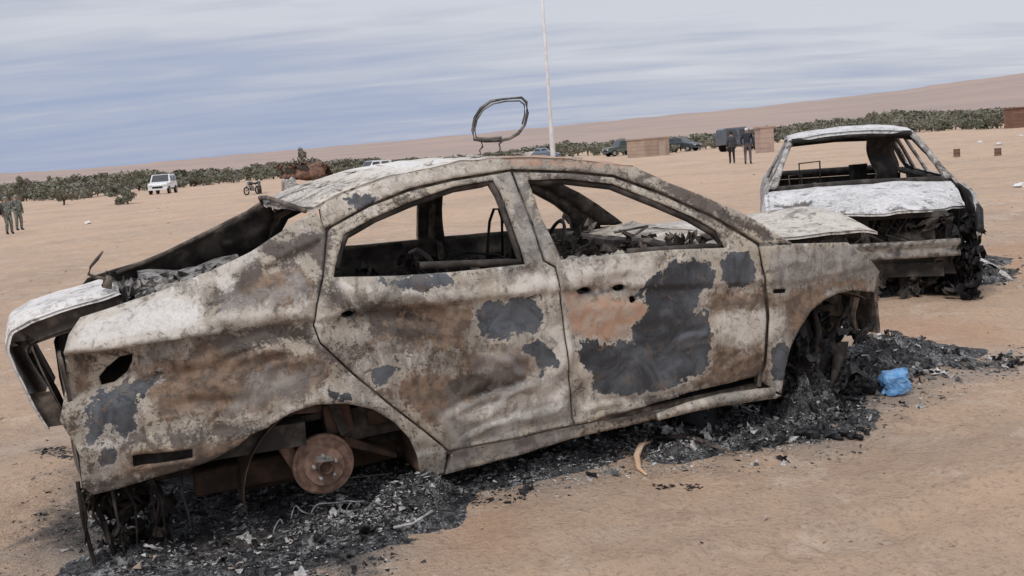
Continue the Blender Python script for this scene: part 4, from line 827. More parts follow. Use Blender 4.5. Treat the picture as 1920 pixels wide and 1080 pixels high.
# ------------------------------------------------------------------ burnt hatchback facing the camera
HA = -1.826; hx, hy = 3.04, 8.20; hz = .0
hat = thing('burnt_hatchback', 'burnt-out small hatchback facing the camera behind the saloon nose, ash-white bonnet, bare front beam', 'wrecked car', (hx, hy, hz), HA)
def hhw(x, z): return np.interp(z, [.2, .5, .8, .95, 1.05, 1.2, 1.4], [.80, .84, .845, .81, .745, .66, .545]) * (1 - .10 * (np.maximum(x, 0) / .7) ** 2)
def hside(name, outer, holes, side, mat, sp=.035, thick=.03):
    V, T = tri2d(outer, holes, sp); X, Z = V[:, 0], V[:, 1]; y = hhw(X, Z) + .02 * npnoise(X, Z, 4, 50 + side) + .012 * npnoise(X, Z, 11, 51)
    if side > 0: T = T[:, ::-1]
    inw = np.zeros((len(V), 3)); inw[:, 1] = -side * thick
    return shell(name, np.stack([X, side * y, Z], -1), T, inw, mat, hat, None, M_SOOT)
up_ = [(-3.2, 1.0), (-2.95, 1.34), (-2.4, 1.42), (-1.15, 1.39), (-.47, .985), (-.40, .94)]
dr = [(-.62, 1.0), (-1.2, 1.32), (-1.62, 1.33), (-1.58, 1.0)]; rr_ = [(-1.72, 1.0), (-1.74, 1.33), (-2.25, 1.33), (-2.45, 1.0)]; qq = [(-2.6, 1.02), (-2.42, 1.31), (-2.72, 1.28), (-2.9, 1.05)]
M_HB = burnt('ash_grey_side', cream=(.50, .48, .46), grey=(.30, .285, .27), brown=(.13, .115, .10), attrs=False, dark_amt=.03)
for s in (-1, 1):
    hside('front_door', [(-.42, .94), (-.47, .985), (-1.15, 1.39), (-1.66, 1.41), (-1.66, .28), (-.42, .28)], [dr], s, M_HB)
    hside('rear_door', [(-1.67, 1.41), (-2.3, 1.42), (-2.52, 1.0), (-2.45, .62), (-2.1, .45), (-2.08, .28), (-1.67, .28)], [rr_], s, M_HB)
    hside('rear_quarter', [(-2.31, 1.42), (-2.53, 1.0), (-2.46, .63), (-2.8, .55), (-2.9, .3), (-3.35, .35), (-3.38, .9), (-3.2, 1.05), (-2.95, 1.36)], [qq], s, M_HB)
hside('front_fender', [(-.41, .94), (-.2, .95), (.15, .90), (.5, .80), (.66, .70), (.64, .56), (.42, .44), (.30, .58), (0, .67), (-.30, .58), (-.36, .3), (-.41, .3)], [], -1, M_HOOD2)
hside('front_fender', [(-.41, .94), (-.2, .95), (.15, .90), (.50, .80), (.62, .60), (.55, .55), (.46, .70), (.30, .66), (0, .70), (-.30, .60), (-.36, .3), (-.41, .3)], [], 1, M_HB)
def roof2(x, y):
    z = np.interp(x, [-3.0, -2.4, -1.6, -1.12], [1.33, 1.43, 1.445, 1.395]); s = y / .56
    return (x - .05 * (1 - s * s) * (x > -1.3) * -1, y, z + .055 * (1 - s * s) + .012 * float(npnoise(np.array(x), np.array(y), 5, 60)) + .008 * float(npnoise(np.array(x), np.array(y), 14, 61)))
mb = MB(); mb.grid(roof2, np.linspace(-3.0, -1.12, 40), np.linspace(-.57, .57, 40), thick=(0, 0, -.03)); mb.build('roof', M_HOOD2, hat, True)
def hood2(x, y):
    s = y / .74; t = (x + .42) / 1.04; z = .995 - .09 * t - .10 * t ** 3 - .035 * s * s
    dn = math.exp(-((x - .12) / .18) ** 2 - ((y + .56) / .13) ** 2); z -= .10 * dn
    z += .02 * float(npnoise(np.array(x), np.array(y), 4, 62)) + .010 * float(npnoise(np.array(x), np.array(y), 13, 63)) + .012 * float(npnoise(np.array(x), np.array(y), 2.2, 67))
    z += .03 * max(0, t - .85) * max(0, s) * 3
    x2 = -.42 + (x + .42) * (1 - .34 * max(0, (y - .40) / .34)) 
    return (x2 + .012 * math.sin(9 * y) * t - .10 * s * s * t, y, z)
mb = MB(); mb.grid(hood2, np.linspace(-.42, .62, 56), np.linspace(-.79, .755, 76), thick=(0, 0, -.02)); hb = mb.build('bonnet', M_HOOD3, hat, True); hb_pts = list(mb.v); hb['label'] = 'ash-white bonnet with a crumpled dark dent'
P = np.array(hb_pts); pa = np.zeros((len(P), 4)); pa[:, 3] = 1; pb = pa.copy()
pb[:, 1] = np.clip(1.25 * np.exp(-((P[:, 0] - .16) / .17) ** 2 - ((P[:, 1] + .58) / .16) ** 2), 0, 1) + .35 * np.clip((P[:, 0] - .42) / .1, 0, 1)  # painted shade darkens the dent; the front edge is darkened too
for nm, av in (('pa', pa), ('pb', pb)):
    c_ = hb.data.color_attributes.new(nm, 'FLOAT_COLOR', 'POINT'); c_.data.foreach_set('color', av.astype(np.float32).ravel())
for s in (-1, 1):
    mb = MB(); mb.tube([(-.45, s * .73, .985), (-.8, s * .645, 1.20), (-1.15, s * .55, 1.385)], [.034, .028, .028], 8, flat=.8); mb.build('windscreen_pillar', M_HB, hat, True)
    mb = MB(); mb.tube([(-.3, s * .66, .9), (-.62, s * .76, .94), (-1.6, s * .76, .95), (-3.2, s * .72, .96)], .035, 6); mb.build('door_ledge', M_SOOT, hat, True)
for nm_, l_, r_ in (('windscreen_header', [(-1.13, -.54, 1.385), (-1.10, 0, 1.41), (-1.13, .54, 1.385)], .03), ('rear_header', [(-2.98, -.55, 1.34), (-3.02, 0, 1.36), (-2.98, .55, 1.34)], .035), ('rear_ledge', [(-3.25, -.7, .98), (-3.3, 0, .98), (-3.25, .7, .98)], .05)):
    mb = MB(); mb.tube(l_, r_, 8); mb.build(nm_, M_SOOT, hat, True)
mb = MB(); mb.grid(lambda u, v: (-1.35 - .25 * u + .05 * math.sin(9 * v),   .18 + .26 * u + .06 * (1 - v) * math.sin(5 * v) + .05 * float(npnoise(np.array(u), np.array(v), 4, 66)), .93 + .48 * v), np.linspace(0, 1, 12), np.linspace(0, 1, 14), thick=(0, .02, 0)); mb.build('dark_cabin_sheet', M_SOOT, hat, True)  # added dark sheet standing in for the dark pillar and cabin side
mb = MB(); mb.tube([(-.44, -.70, .975), (-.36, 0, .995), (-.44, .70, .975)], .03, 8); mb.grid(lambda x, y: (x, y, .93 + .03 * float(npnoise(np.array(x), np.array(y), 8, 64))), np.linspace(-.85, -.40, 12), np.linspace(-.7, .7, 30), thick=(0, 0, -.1))
for k in range(20): mb.blob((rnd.uniform(-.9, -.5), rnd.uniform(-.65, .65), rnd.uniform(.90, .96)), (.1, .12, .035), k, .7, 6)
mb.build('dashboard_remains', M_SOOT, hat, True)
mb = MB(); mb.box((-1.8, .13, .97), (.12, .15, .26), j=.02); mb.box((-1.6, .35, .60), (.5, .45, .4), j=.03); mb.box((-1.6, -.35, .55), (.5, .45, .3), j=.03); mb.build('seat_remains', M_SOOT, hat)
for y0, w_, h_ in ((-.36, .20, .26), (-.50, .12, .14)):
    mb = MB(); mb.tube([(-1.55, y0 - w_ / 2, .90), (-1.56, y0 - w_ / 2, .90 + h_), (-1.56, y0 + w_ / 2, .90 + h_ + .01), (-1.55, y0 + w_ / 2, .90)], .010, 6); mb.build('seat_frame', M_SOOT2, hat, True)
mb = MB(); mb.box((-1.6, 0, .26), (3.3, 1.5, .04)); mb.box((-3.3, 0, .65), (.05, 1.45, .55)); mb.box((-.40, 0, .60), (.04, 1.45, .6)); mb.build('floor_pan', M_SOOT, hat)
mb = MB(); mb.grid(lambda y, a: (.62 - .07 * (y / .65) ** 2 + .03 * (1 if abs(a) < 1.6 else 0) - .022 * (abs(a) < .45), y, .50 + .068 * max(-1, min(1, a / 1.3)) + .008 * float(npnoise(np.array(y), np.array(a), 5, 65))), np.linspace(-.66, .64, 40), np.linspace(-2.2, 2.2, 10), thick=(-.01, 0, 0))
for y in (-.6, .55): mb.box((.50, y, .50), (.16, .07, .09))
mb.build('front_beam', simple('scorched_beam', (.30, .27, .235), (.06, .052, .045), 14, .7, 0, .5), hat, True)
mb = MB(); mb.box((.50, 0, .76), (.05, 1.1, .045), j=.008); mb.box((.50, -.05, .62), (.04, .06, .26), j=.01); mb.box((.42, .58, .60), (.03, .05, .22), j=.015); mb.box((.5, -.58, .6), (.05, .07, .26), j=.01)
mb.box((.46, -.30, .63), (.03, .22, .20), j=.02); mb.blob((.52, -.16, .66), (.035, .06, .06), 4, .5, 8); mb.box((.45, .3, .55), (.05, .3, .14), j=.03); mb.build('radiator_support', M_SOOT, hat)
mb = MB(); mb.box((.1, 0, .52), (.55, .9, .42), j=.04); mb.box((.35, 0, .36), (.25, 1.2, .12), j=.03); mb.build('engine_bay', M_SOOT, hat)
mb = MB()
for k in range(90): mb.rag((rnd.uniform(.30, .56), rnd.uniform(-.62, .62), rnd.choice((rnd.uniform(.56, .76), rnd.uniform(.04, .42)))), rnd.uniform(.05, .16), rnd.uniform(.04, .14), k, 0, .8)
for k in range(10):
    y_ = rnd.uniform(-.6, .6); mb.tube([(.5, y_, .76), (.54, y_ + rnd.uniform(-.1, .1), .62), (.52, y_ + rnd.uniform(-.2, .2), .5)], .008, 5)
mb.build('engine_clutter', M_SOOT, hat, False)['kind'] = 'stuff'
mb = MB(); mb.box((.50, 0, .33), (.04, 1.05, .11), j=.015); mb.box((.45, .25, .27), (.06, .07, .2), j=.02); mb.box((.46, -.25, .27), (.06, .07, .2), j=.02); mb.build('lower_crossmember', M_SOOT, hat)
mb = MB()
for k in range(60): mb.rag((rnd.uniform(.2, .55), rnd.uniform(.58, .80), rnd.uniform(.08, .70)), rnd.uniform(.08, .18), rnd.uniform(.06, .16), k, 0, .8)
mb.tube([(.2, .80, .85), (.5, .79, .78), (.62, .77, .64), (.56, .78, .52)], [.02, .03, .03, .01], 6); mb.build('headlamp_remains', M_CHAR, hat, True)
for s in (-1, 1):
    for wx in (0, -2.52):
        mb = MB(); mb.lathe([(0, .1), (.19, .1), (.20, .07), (.20, -.07), (.19, -.1), (0, -.1)], (wx, s * .70, .22), 'y', 24); mb.build('wheel_rim', M_RUSTD, hat, True)

# ------------------------------------------------------------------ vehicles in the distance
M_TYRE = simple('tyre_rubber', (.02, .02, .02), (.035, .033, .03), 10, .9); M_WIN = simple('window_glass', (.03, .035, .04), (.05, .055, .06), 3, .15, spec=.6); M_LAMP = simple('lamp_lens', (.6, .6, .58), (.5, .5, .5), 3, .2)
def paint(n, c, r=.35): return simple(n, c, tuple(x * .85 for x in c), 2, r, 0, 0, spec=.5)
def vehicle(name, label, cat, px, rz, L, Wd, Ht, mat, style='car', group=None, at=None):
    x, y = at or G(*px); t = thing(name, label, cat, (x, y, gz(x, y)), rz, group); h2 = Wd / 2; gc = .16 * Ht
    if style == 'suv': prof = [(-.5, .30, .0), (-.5, .55, 0), (-.47, .94, .1), (-.40, .985, .12), (.08, 1.0, .12), (.22, .60, 0), (.46, .56, 0), (.5, .48, 0), (.5, .26, 0)]
    elif style == 'pickup': prof = [(-.5, .28, 0), (-.5, .58, 0), (-.12, .58, 0), (-.10, .96, .1), (.08, 1.0, .12), (.20, .60, 0), (.46, .56, 0), (.5, .46, 0), (.5, .26, 0)]
    else: prof = [(-.5, .26, 0), (-.49, .60, 0), (-.36, .64, 0), (-.22, .96, .12), (.05, 1.0, .13), (.22, .64, 0), (.46, .52, 0), (.5, .42, 0), (.5, .24, 0)]
    v = []; n = len(prof)
    for s in (-1, 1):
        for a, b, c in prof: v.append((a * L, s * h2 * (1 - c - (.06 if abs(a) > .45 else 0)), b * Ht))
    f = [tuple(range(n))[::-1], tuple(range(n, 2 * n))] + [(i, (i + 1) % n, n + (i + 1) % n, n + i) for i in range(n)]
    o = mesh_obj('body', v, f, mat, t, False); bvm = o.modifiers.new('b', 'BEVEL'); bvm.width = .07; bvm.segments = 2; bvm.limit_method = 'ANGLE'
    def pane(pts, nm='window'):
        mb = MB(); P_ = [Vector(p) for p in pts]; nrm = (P_[1] - P_[0]).cross(P_[2] - P_[0]).normalized() * .012; c0 = sum(P_, Vector()) / 4; P_ = [c0 + (p - c0) * .86 for p in P_]
        mb.add([p + nrm for p in P_] + [p - nrm * 2 for p in P_], [(0, 1, 2, 3), (7, 6, 5, 4), (0, 4, 5, 1), (1, 5, 6, 2), (2, 6, 7, 3), (3, 7, 4, 0)]); mb.build(nm, M_WIN, t)
    k = [i for i, p in enumerate(prof) if p[2] > 0]; tf = max(k); tb = min(k); A = prof[tf]; B = prof[tf + 1]; Cc = prof[tb]; Dd = prof[tb - 1]
    pane([(B[0] * L, -h2, B[1] * Ht), (B[0] * L, h2, B[1] * Ht), (A[0] * L, h2 * (1 - A[2]), A[1] * Ht), (A[0] * L, -h2 * (1 - A[2]), A[1] * Ht)], 'windscreen')
    pane([(Dd[0] * L, h2, Dd[1] * Ht), (Dd[0] * L, -h2, Dd[1] * Ht), (Cc[0] * L, -h2 * (1 - Cc[2]), Cc[1] * Ht), (Cc[0] * L, h2 * (1 - Cc[2]), Cc[1] * Ht)], 'rear_window')
    for s in (-1, 1):
        xs0, xs1 = Dd[0] * L + .1 * L, B[0] * L - .05 * L; mid_ = (xs0 + xs1) / 2
        for a_, b_ in ((xs0, mid_), (mid_, xs1)):
            q = [(a_, s * h2 * .992, .62 * Ht), (b_, s * h2 * .992, .62 * Ht), (b_ - .04 * L, s * h2 * (.895), .93 * Ht), (a_ + .01 * L, s * h2 * (.895), .93 * Ht)]
            pane(q if s < 0 else q[::-1])
        mb = MB(); mb.box((.497 * L, s * h2 * .68, .44 * Ht), (.06, h2 * .36, .09 * Ht)); mb.build('headlight', M_LAMP, t)
        for wx in (-.31, .31):
            r = .2 * Ht; mb = MB(); mb.lathe([(0, s * .09), (r * .62, s * .09), (r * .7, s * .1), (r, s * .09), (r, -s * .1), (0, -s * .1)], (wx * L, s * h2 * .90, r), 'y', 18, 0); w_ = mb.build('wheel', M_TYRE, t, False)
            mb = MB(); mb.lathe([(0, s * .1), (r * .6, s * .1), (r * .6, s * .08), (0, s * .08)], (wx * L, s * h2 * .905, r), 'y', 14); mb.build('rim', M_GREYM, w_, False)
    mb = MB(); mb.box((.50 * L, 0, .36 * Ht), (.05, h2 * 1.0, .10 * Ht)); mb.build('grille', M_TYRE, t); mb = MB(); mb.box((.505 * L, 0, .26 * Ht), (.08, h2 * 1.8, .08 * Ht)); mb.build('bumper', mat, t)
    return t
M_VW = paint('white_paint', (.78, .79, .80)); M_VD = paint('dark_paint', (.05, .06, .075)); M_VB = paint('blue_grey_paint', (.16, .20, .26)); M_VG = paint('grey_green_paint', (.10, .12, .11)); M_VS = paint('silver_paint', (.42, .43, .44))
vehicle('parked_car', 'white off-road car parked in front of the olive trees at left', 'car', (307, 363), -1.5, 3.9, 1.95, 1.9, M_VW, 'suv')
vehicle('parked_car', 'white car whose roof shows just above the saloon roof at its left', 'car', (700, 332), -2.4, 4.0, 1.7, 1.65, M_VW, 'suv')
vehicle('parked_car', 'pale small car barely visible above the saloon roof right of the white car', 'car', (748, 309), -2.2, 4.2, 1.7, 1.9, M_VS, 'car')
vehicle('parked_car', 'blue-grey car partly hidden behind the white pole', 'car', (1020, 300), -.2, 4.4, 1.7, 1.7, M_VB, 'car')
vehicle('parked_car', 'dark green-grey off-road car left of the tan block hut', 'car', (1165, 292), -2.8, 4.2, 1.8, 1.9, M_VG, 'suv')
vehicle('parked_car', 'dark blue saloon with shiny windscreen right of the tan block hut', 'car', (1278, 285), -.75, 4.3, 1.75, 1.62, M_VD, 'car')
vehicle('covered_truck', 'blue-grey box van standing behind the two walking people', 'van', (1388, 283), .15, 4.0, 1.9, 2.15, paint('van_paint', (.11, .125, .15)), 'suv')

# rusty wreck and grey scrap beyond the saloon roof
M_RW = simple('orange_rust', (.25, .135, .09), (.09, .055, .042), 2.2, .9, 0, .5, .05); x, y = G(575, 345)
rw = thing('rusty_wreck', 'crushed orange-brown rusty car wreck beyond the saloon roof at left', 'wrecked car', (x, y, gz(x, y)), -.25)
def rwb(u, a):
    s = math.sin(a); c0 = math.cos(a); w_ = 1.0 * (1 - .25 * abs(u) ** 3); h_ = np.interp(u, [-1, -.7, -.3, .1, .5, .8, 1], [.5, 1.0, 1.05, 1.5, 1.75, 1.5, 1.0])
    n_ = 1 + .55 * float(npnoise(np.array(u * 1.), np.array(a * 1.), 2.5, 71)) + .35 * float(npnoise(np.array(u * 1.), np.array(a * 1.), 7, 72)); return (u * 2.2, c0 * w_, .75 + s * h_ * n_ * (.6 if s > 0 else .3))
mb = MB(); mb.grid(rwb, np.linspace(-1, 1, 26), np.linspace(0, 2 * PI, 26))
for k in range(26): mb.rag((rnd.uniform(-2.1, 2.1), rnd.uniform(-.9, .6), rnd.uniform(.5, 1.7)), rnd.uniform(.5, 1.3), rnd.uniform(.3, .8), k, 0, .5)
if 1: mb.build('body', M_RW, rw, True)
mb = MB(); mb.box((-1.0, -1.0, 1.25), (.9, .06, .35), j=.08); mb.box((.3, -.98, 1.5), (1.0, .06, .4), j=.08); mb.build('window_opening', M_SOOT, rw)
for wx in (-1.5, 1.35):
    mb = MB(); mb.lathe([(0, -.1), (.25, -.1), (.38, -.08), (.38, .1), (0, .1)], (wx, -.85, .38), 'y', 18); mb.build('wheel', M_RUSTD, rw, True)
mb = MB(); mb.box((-1.95, -.5, 1.1), (.3, .5, .3), j=.1); mb.build('crushed_nose', M_RUSTD, rw)
x, y = G(545, 366); mb = MB(); mb.blob((0, 0, .45), (.42, .3, .5), 3, .7, 9); mb.blob((.2, 0, .15), (.4, .3, .2), 8, .7, 7); o_ = mb.build('scrap_bundle', M_HB, None, True); o_.location = (x, y, gz(x, y)); tag(o_, 'grey crumpled scrap standing on the sand behind the saloon rear window', 'scrap metal')

# motorbikes
def bike(px, rz, label, dk=M_TYRE):
    x, y = G(*px); t = thing('motorbike', label, 'motorbike', (x, y, gz(x, y)), rz)
    for wx in (-.62, .65):
        mb = MB(); mb.tube([(wx + .27 * math.cos(a), 0, .31 + .27 * math.sin(a)) for a in np.linspace(0, 2 * PI, 20, endpoint=False)], .05, 7, closed=True); w_ = mb.build('wheel', M_TYRE, t, True)
        mb = MB(); [mb.tube([(wx, 0, .31), (wx + .24 * math.cos(a), 0, .31 + .24 * math.sin(a))], .008, 4) for a in np.linspace(0, 2 * PI, 8, endpoint=False)]; mb.build('spokes', M_GREYM, w_)
    mb = MB(); mb.tube([(.65, .06, .31), (.42, .05, .85), (.36, .05, 1.0)], .025, 6); mb.tube([(.65, -.06, .31), (.42, -.05, .85), (.36, -.05, 1.0)], .025, 6); mb.build('fork', M_GREYM, t, True)
    mb = MB(); mb.tube([(.25, .38, 1.08), (.34, .2, 1.04), (.36, 0, 1.0), (.34, -.2, 1.04), (.25, -.38, 1.08)], .018, 6); mb.build('handlebar', M_TYRE, t, True)
    mb = MB(); mb.blob((.1, 0, .82), (.27, .14, .14), 2, .1, 8); mb.build('tank', simple('tank_paint', (.10, .09, .09), (.05, .05, .05), 3, .4), t, True)
    mb = MB(); mb.blob((-.38, 0, .80), (.36, .13, .07), 3, .1, 8); mb.build('seat', M_TYRE, t, True)
    mb = MB(); mb.tube([(.38, 0, .9), (.2, 0, .35), (-.2, 0, .3), (-.62, 0, .31), (-.4, 0, .75), (.3, 0, .8)], .03, 6); mb.build('frame', M_TYRE, t, True)
    mb = MB(); mb.blob((.02, 0, .48), (.2, .15, .18), 5, .3, 8); mb.build('engine', M_GREYM, t, True)
    mb = MB(); mb.blob((.50, 0, .95), (.06, .08, .08), 5, .1, 7); mb.build('headlight', M_LAMP, t, True); return t
bike((474, 364), -2.0, 'dark motorbike parked on the sand left of the rusty wreck'); bike((487, 362), -1.2, 'second dark motorbike close behind the other, nearer the rusty wreck')

# ------------------------------------------------------------------ people far off
def person(px, label, rz, ht, jn, cl):
    """jn: joints in metres facing +x; cl: list of (zmax, material index)"""
    x, y = G(*px); t = thing('person', label, 'person', (x, y, gz(x, y)), rz); k = ht / 1.75
    J = dict(pelvis=(0, 0, .95), spine=(0, 0, 1.15), chest=(.01, 0, 1.38), neck=(.02, 0, 1.50), head=(.03, 0, 1.60), crown=(.03, 0, 1.70),
             shl=(0, .17, 1.42), ell=(-.02, .24, 1.15), hal=(.06, .24, .92), fil=(.09, .23, .82), shr=(0, -.17, 1.42), elr=(-.02, -.24, 1.15), har=(.06, -.24, .92), fir=(.09, -.23, .82),
             hil=(0, .09, .90), knl=(.06, .10, .50), anl=(-.02, .10, .09), tol=(.16, .11, .04), hir=(0, -.09, .90), knr=(.0, -.10, .50), anr=(-.08, -.10, .09), tor=(.10, -.11, .04))
    J.update(jn); R_ = dict(pelvis=.155, spine=.14, chest=.165, neck=.06, head=.10, crown=.085, shl=.085, ell=.055, hal=.042, fil=.035, hil=.10, knl=.07, anl=.05, tol=.045)
    names = list(J); E_ = [('pelvis', 'spine'), ('spine', 'chest'), ('chest', 'neck'), ('neck', 'head'), ('head', 'crown'), ('chest', 'shl'), ('shl', 'ell'), ('ell', 'hal'), ('hal', 'fil'), ('chest', 'shr'), ('shr', 'elr'), ('elr', 'har'), ('har', 'fir'),
        ('pelvis', 'hil'), ('hil', 'knl'), ('knl', 'anl'), ('anl', 'tol'), ('pelvis', 'hir'), ('hir', 'knr'), ('knr', 'anr'), ('anr', 'tor')]
    me = bpy.data.meshes.new('tmp'); me.from_pydata([J[n] for n in names], [(names.index(a), names.index(b)) for a, b in E_], [])
    o = bpy.data.objects.new('tmp', me); COL.objects.link(o); o.modifiers.new('s', 'SKIN'); o.modifiers.new('d', 'SUBSURF').levels = 1
    for i, n in enumerate(names):
        r = (R_.get(n) or R_.get(n[:-1] + 'l')) * (1 if n in ('head', 'crown', 'neck') else cl.get('bulk', 1)); me.skin_vertices[0].data[i].radius = (r * (1.0 if n not in ('pelvis', 'spine', 'chest') else .8), r)
    me.skin_vertices[0].data[0].use_root = True
    dg = bpy.context.evaluated_depsgraph_get(); m2 = bpy.data.meshes.new_from_object(o.evaluated_get(dg)); bpy.data.objects.remove(o)
    m2.name = 'body'; m2.materials.clear()
    for m_ in cl['mats']: m2.materials.append(m_)
    for p in m2.polygons:
        z = p.center.z; arm = abs(p.center.y) > .19; p.use_smooth = True
        p.material_index = 0 if z > 1.49 or (arm and z < .93 and z > .6) else (1 if z > cl['hem'] else (2 if z > .12 else 3))
    m2.transform(Matrix.Scale(k, 4)); b = bpy.data.objects.new('body', m2); COL.objects.link(b); b.parent = t
    hp = Vector(J['head']) * k; mb = MB(); mb.blob((hp.x - .015, hp.y, hp.z + .06), (.105, .095, .09), 2, .1, 8); mb.build('cap' if cl.get('cap') else 'hair', cl['hat'], t, True)
    mb = MB(); mb.blob((hp.x + .11, hp.y, hp.z + .01), (.02, .018, .028), 2, .1, 6); mb.build('nose', cl['mats'][0], t, True); return t, J, k
SK = simple('skin', (.36, .22, .15), (.30, .18, .12), 8, .6); HR = simple('hair', (.02, .017, .015), (.03, .025, .02), 10, .8)
def cloth(n, c): return simple(n, c, tuple(q * .6 for q in c), 5, .9)
BK = cloth('boot_leather', (.03, .028, .026)); CAMO = simple('field_uniform', (.09, .095, .078), (.24, .25, .22), 11, .9, lo=.42, hi=.58)
def face(px): x, y = G(*px); return math.atan2(-y, -x)
person((1373, 307), 'slim person in a dark jacket and dark trousers walking away, left of the pair', face((1373, 307)) + PI + .2, 1.66, {}, dict(mats=[SK, cloth('charcoal_jacket', (.075, .08, .09)), cloth('black_trousers', (.025, .023, .025)), BK], hem=.88, hat=HR))
person((1402, 307), 'broad person in a navy jacket, grey trousers and white cap, right of the pair', face((1402, 307)) + PI - .1, 1.82, dict(hir=(0, -.11, .9), knr=(-.02, -.14, .5), anr=(-.08, -.15, .09), tor=(.08, -.16, .04), ell=(.05, .30, 1.15), elr=(.05, -.30, 1.15)), dict(mats=[SK, cloth('navy_jacket', (.04, .045, .065)), cloth('grey_trousers', (.14, .115, .12)), BK], hem=.98, hat=cloth('white_cap', (.75, .75, .75)), cap=1))
t1, J1, k1 = person((19, 438), 'person in mottled grey-green uniform carrying a dark bag, nearer of the two', face((19, 438)) + .3, 1.62, dict(hal=(.18, .20, 1.05), fil=(.24, .15, 1.05), knr=(.10, -.10, .5)), dict(bulk=1.22, mats=[SK, CAMO, CAMO, BK], hem=.9, hat=CAMO, cap=1))
t2, J2, k2 = person((38, 433), 'person in mottled grey-green uniform standing half behind the other at the left edge', face((38, 433)) + .5, 1.60, dict(har=(.2, -.16, 1.1), fir=(.26, -.1, 1.1)), dict(bulk=1.22, mats=[SK, CAMO, CAMO, BK], hem=.9, hat=CAMO, cap=1))
mb = MB(); mb.blob((.05, -.34, 1.0), (.16, .12, .17), 3, .2, 8); mb.tube([(.05, -.3, 1.1), (0, -.1, 1.42), (.02, .12, 1.35)], .02, 5); bg_ = mb.build('shoulder_bag', cloth('dark_bag', (.04, .03, .028)), t1, True)

# ------------------------------------------------------------------ pole, hut, walls, posts
x, y = G(1041, 350); pol = thing('flag_pole', 'tall white tapering pole rising behind the saloon roof', 'pole', (x, y, gz(x, y)))
M_POLE = simple('white_pole_paint', (.72, .71, .70), (.60, .58, .56), 3, .6)
mb = MB(); mb.lathe([(.10, 0), (.10, 1.6), (.06, 3.3), (.05, 9.0), (0, 9.02)], (0, 0, 0), 'z', 16); mb.build('shaft', M_POLE, pol, True)
mb = MB(); mb.lathe([(.0, .25), (.3, .25), (.34, .0), (0, 0)], (0, 0, 0), 'z', 16); mb.build('base', M_POLE, pol, True)
M_BLK = simple('hut_block', (.44, .33, .25), (.36, .27, .21), .8, .95, 0, .3, .05)
def blockhut(px, rz, dx, dy, dz, label, mat, name='block_hut', cat='hut', door=True):
    x, y = G(*px); t = thing(name, label, cat, (x, y, gz(x, y) - .05), rz)
    for cxy, d in (((0, -dy / 2), (dx, .2)), ((0, dy / 2), (dx, .2)), ((-dx / 2 + .1, 0), (.2, dy - .21)), ((dx / 2 - .1, 0), (.2, dy - .21))):
        mb = MB(); nb_ = 5
        for r in range(nb_):
            mb.box((cxy[0] + rnd.uniform(-.006, .006), cxy[1] + rnd.uniform(-.006, .006), dz * (r + .5) / nb_), (d[0], d[1], dz / nb_ - .015))
        mb.build('wall', mat, t)
    mb = MB(); mb.box((0, 0, dz + .06), (dx + .2, dy + .3, .12)); mb.build('roof', mat, t)
    if door: mb = MB(); mb.box((dx * .2, -dy / 2 - .12, dz * .42), (.8, .06, dz * .8)); mb.build('door', simple('hut_door', (.50, .40, .33), (.42, .33, .27), 3), t)
    return t
blockhut((1216, 293), .55, 3.1, 2.6, 1.75, 'low square tan block hut between the dark parked cars', M_BLK)
blockhut((1434, 286), .1, 1.0, 1.0, 1.85, 'pinkish upright block shelter right of the box van', simple('pink_block', (.46, .34, .28), (.40, .29, .24), 1, .95), 'block_shelter', 'shelter', False)
blockhut((1940, 237), .1, 4.2, 3.5, 2.0, 'reddish brown mud building cut by the right edge of the picture', simple('brown_mud', (.24, .13, .09), (.18, .10, .07), .8, .95), 'mud_building', 'building', True)
for px, lb in (((1794, 294), 'small brown drum on the bare sand, left of the two'), ((1871, 292), 'small brown drum on the bare sand, right of the two')):
    x, y = G(*px); t = thing('drum', lb, 'drum', (x, y, gz(x, y))); M_DR = simple('drum_brown', (.22, .13, .09), (.13, .08, .06), 12)
    mb = MB(); mb.lathe([(0, 0), (.125, 0), (.13, .02), (.118, .03), (.118, .14), (.128, .15), (.118, .16), (.118, .27), (.13, .285), (.11, .29), (0, .27)], (0, 0, 0), 'z', 18); mb.build('shell', M_DR, t, True)
    mb = MB(); mb.lathe([(0, .276), (.104, .276), (.104, .284), (0, .284)], (0, 0, 0), 'z', 16); mb.build('lid', M_RUSTD, t, True)
M_LIT = simple('white_litter', (.75, .73, .70), (.6, .58, .55), 10)
for px, lb in (((1915, 348), 'white scrap of litter at the right edge beyond the hatchback'), ((1838, 268), 'white scrap of litter between and beyond the two drums'), ((1872, 272), 'white crumpled litter just beyond the right drum'), ((165, 420), 'pale lump of litter on the sand left of the saloon tail'), ((1912, 255), 'small pale litter below the brown mud building')):
    x, y = G(*px); mb = MB(); mb.blob((0, 0, .05), (.16, .12, .07), int(px[0]), .8, 6); o_ = mb.build('litter', M_LIT, None, False); o_.location = (x, y, gz(x, y)); tag(o_, lb, 'litter', 'pale litter on the far sand')

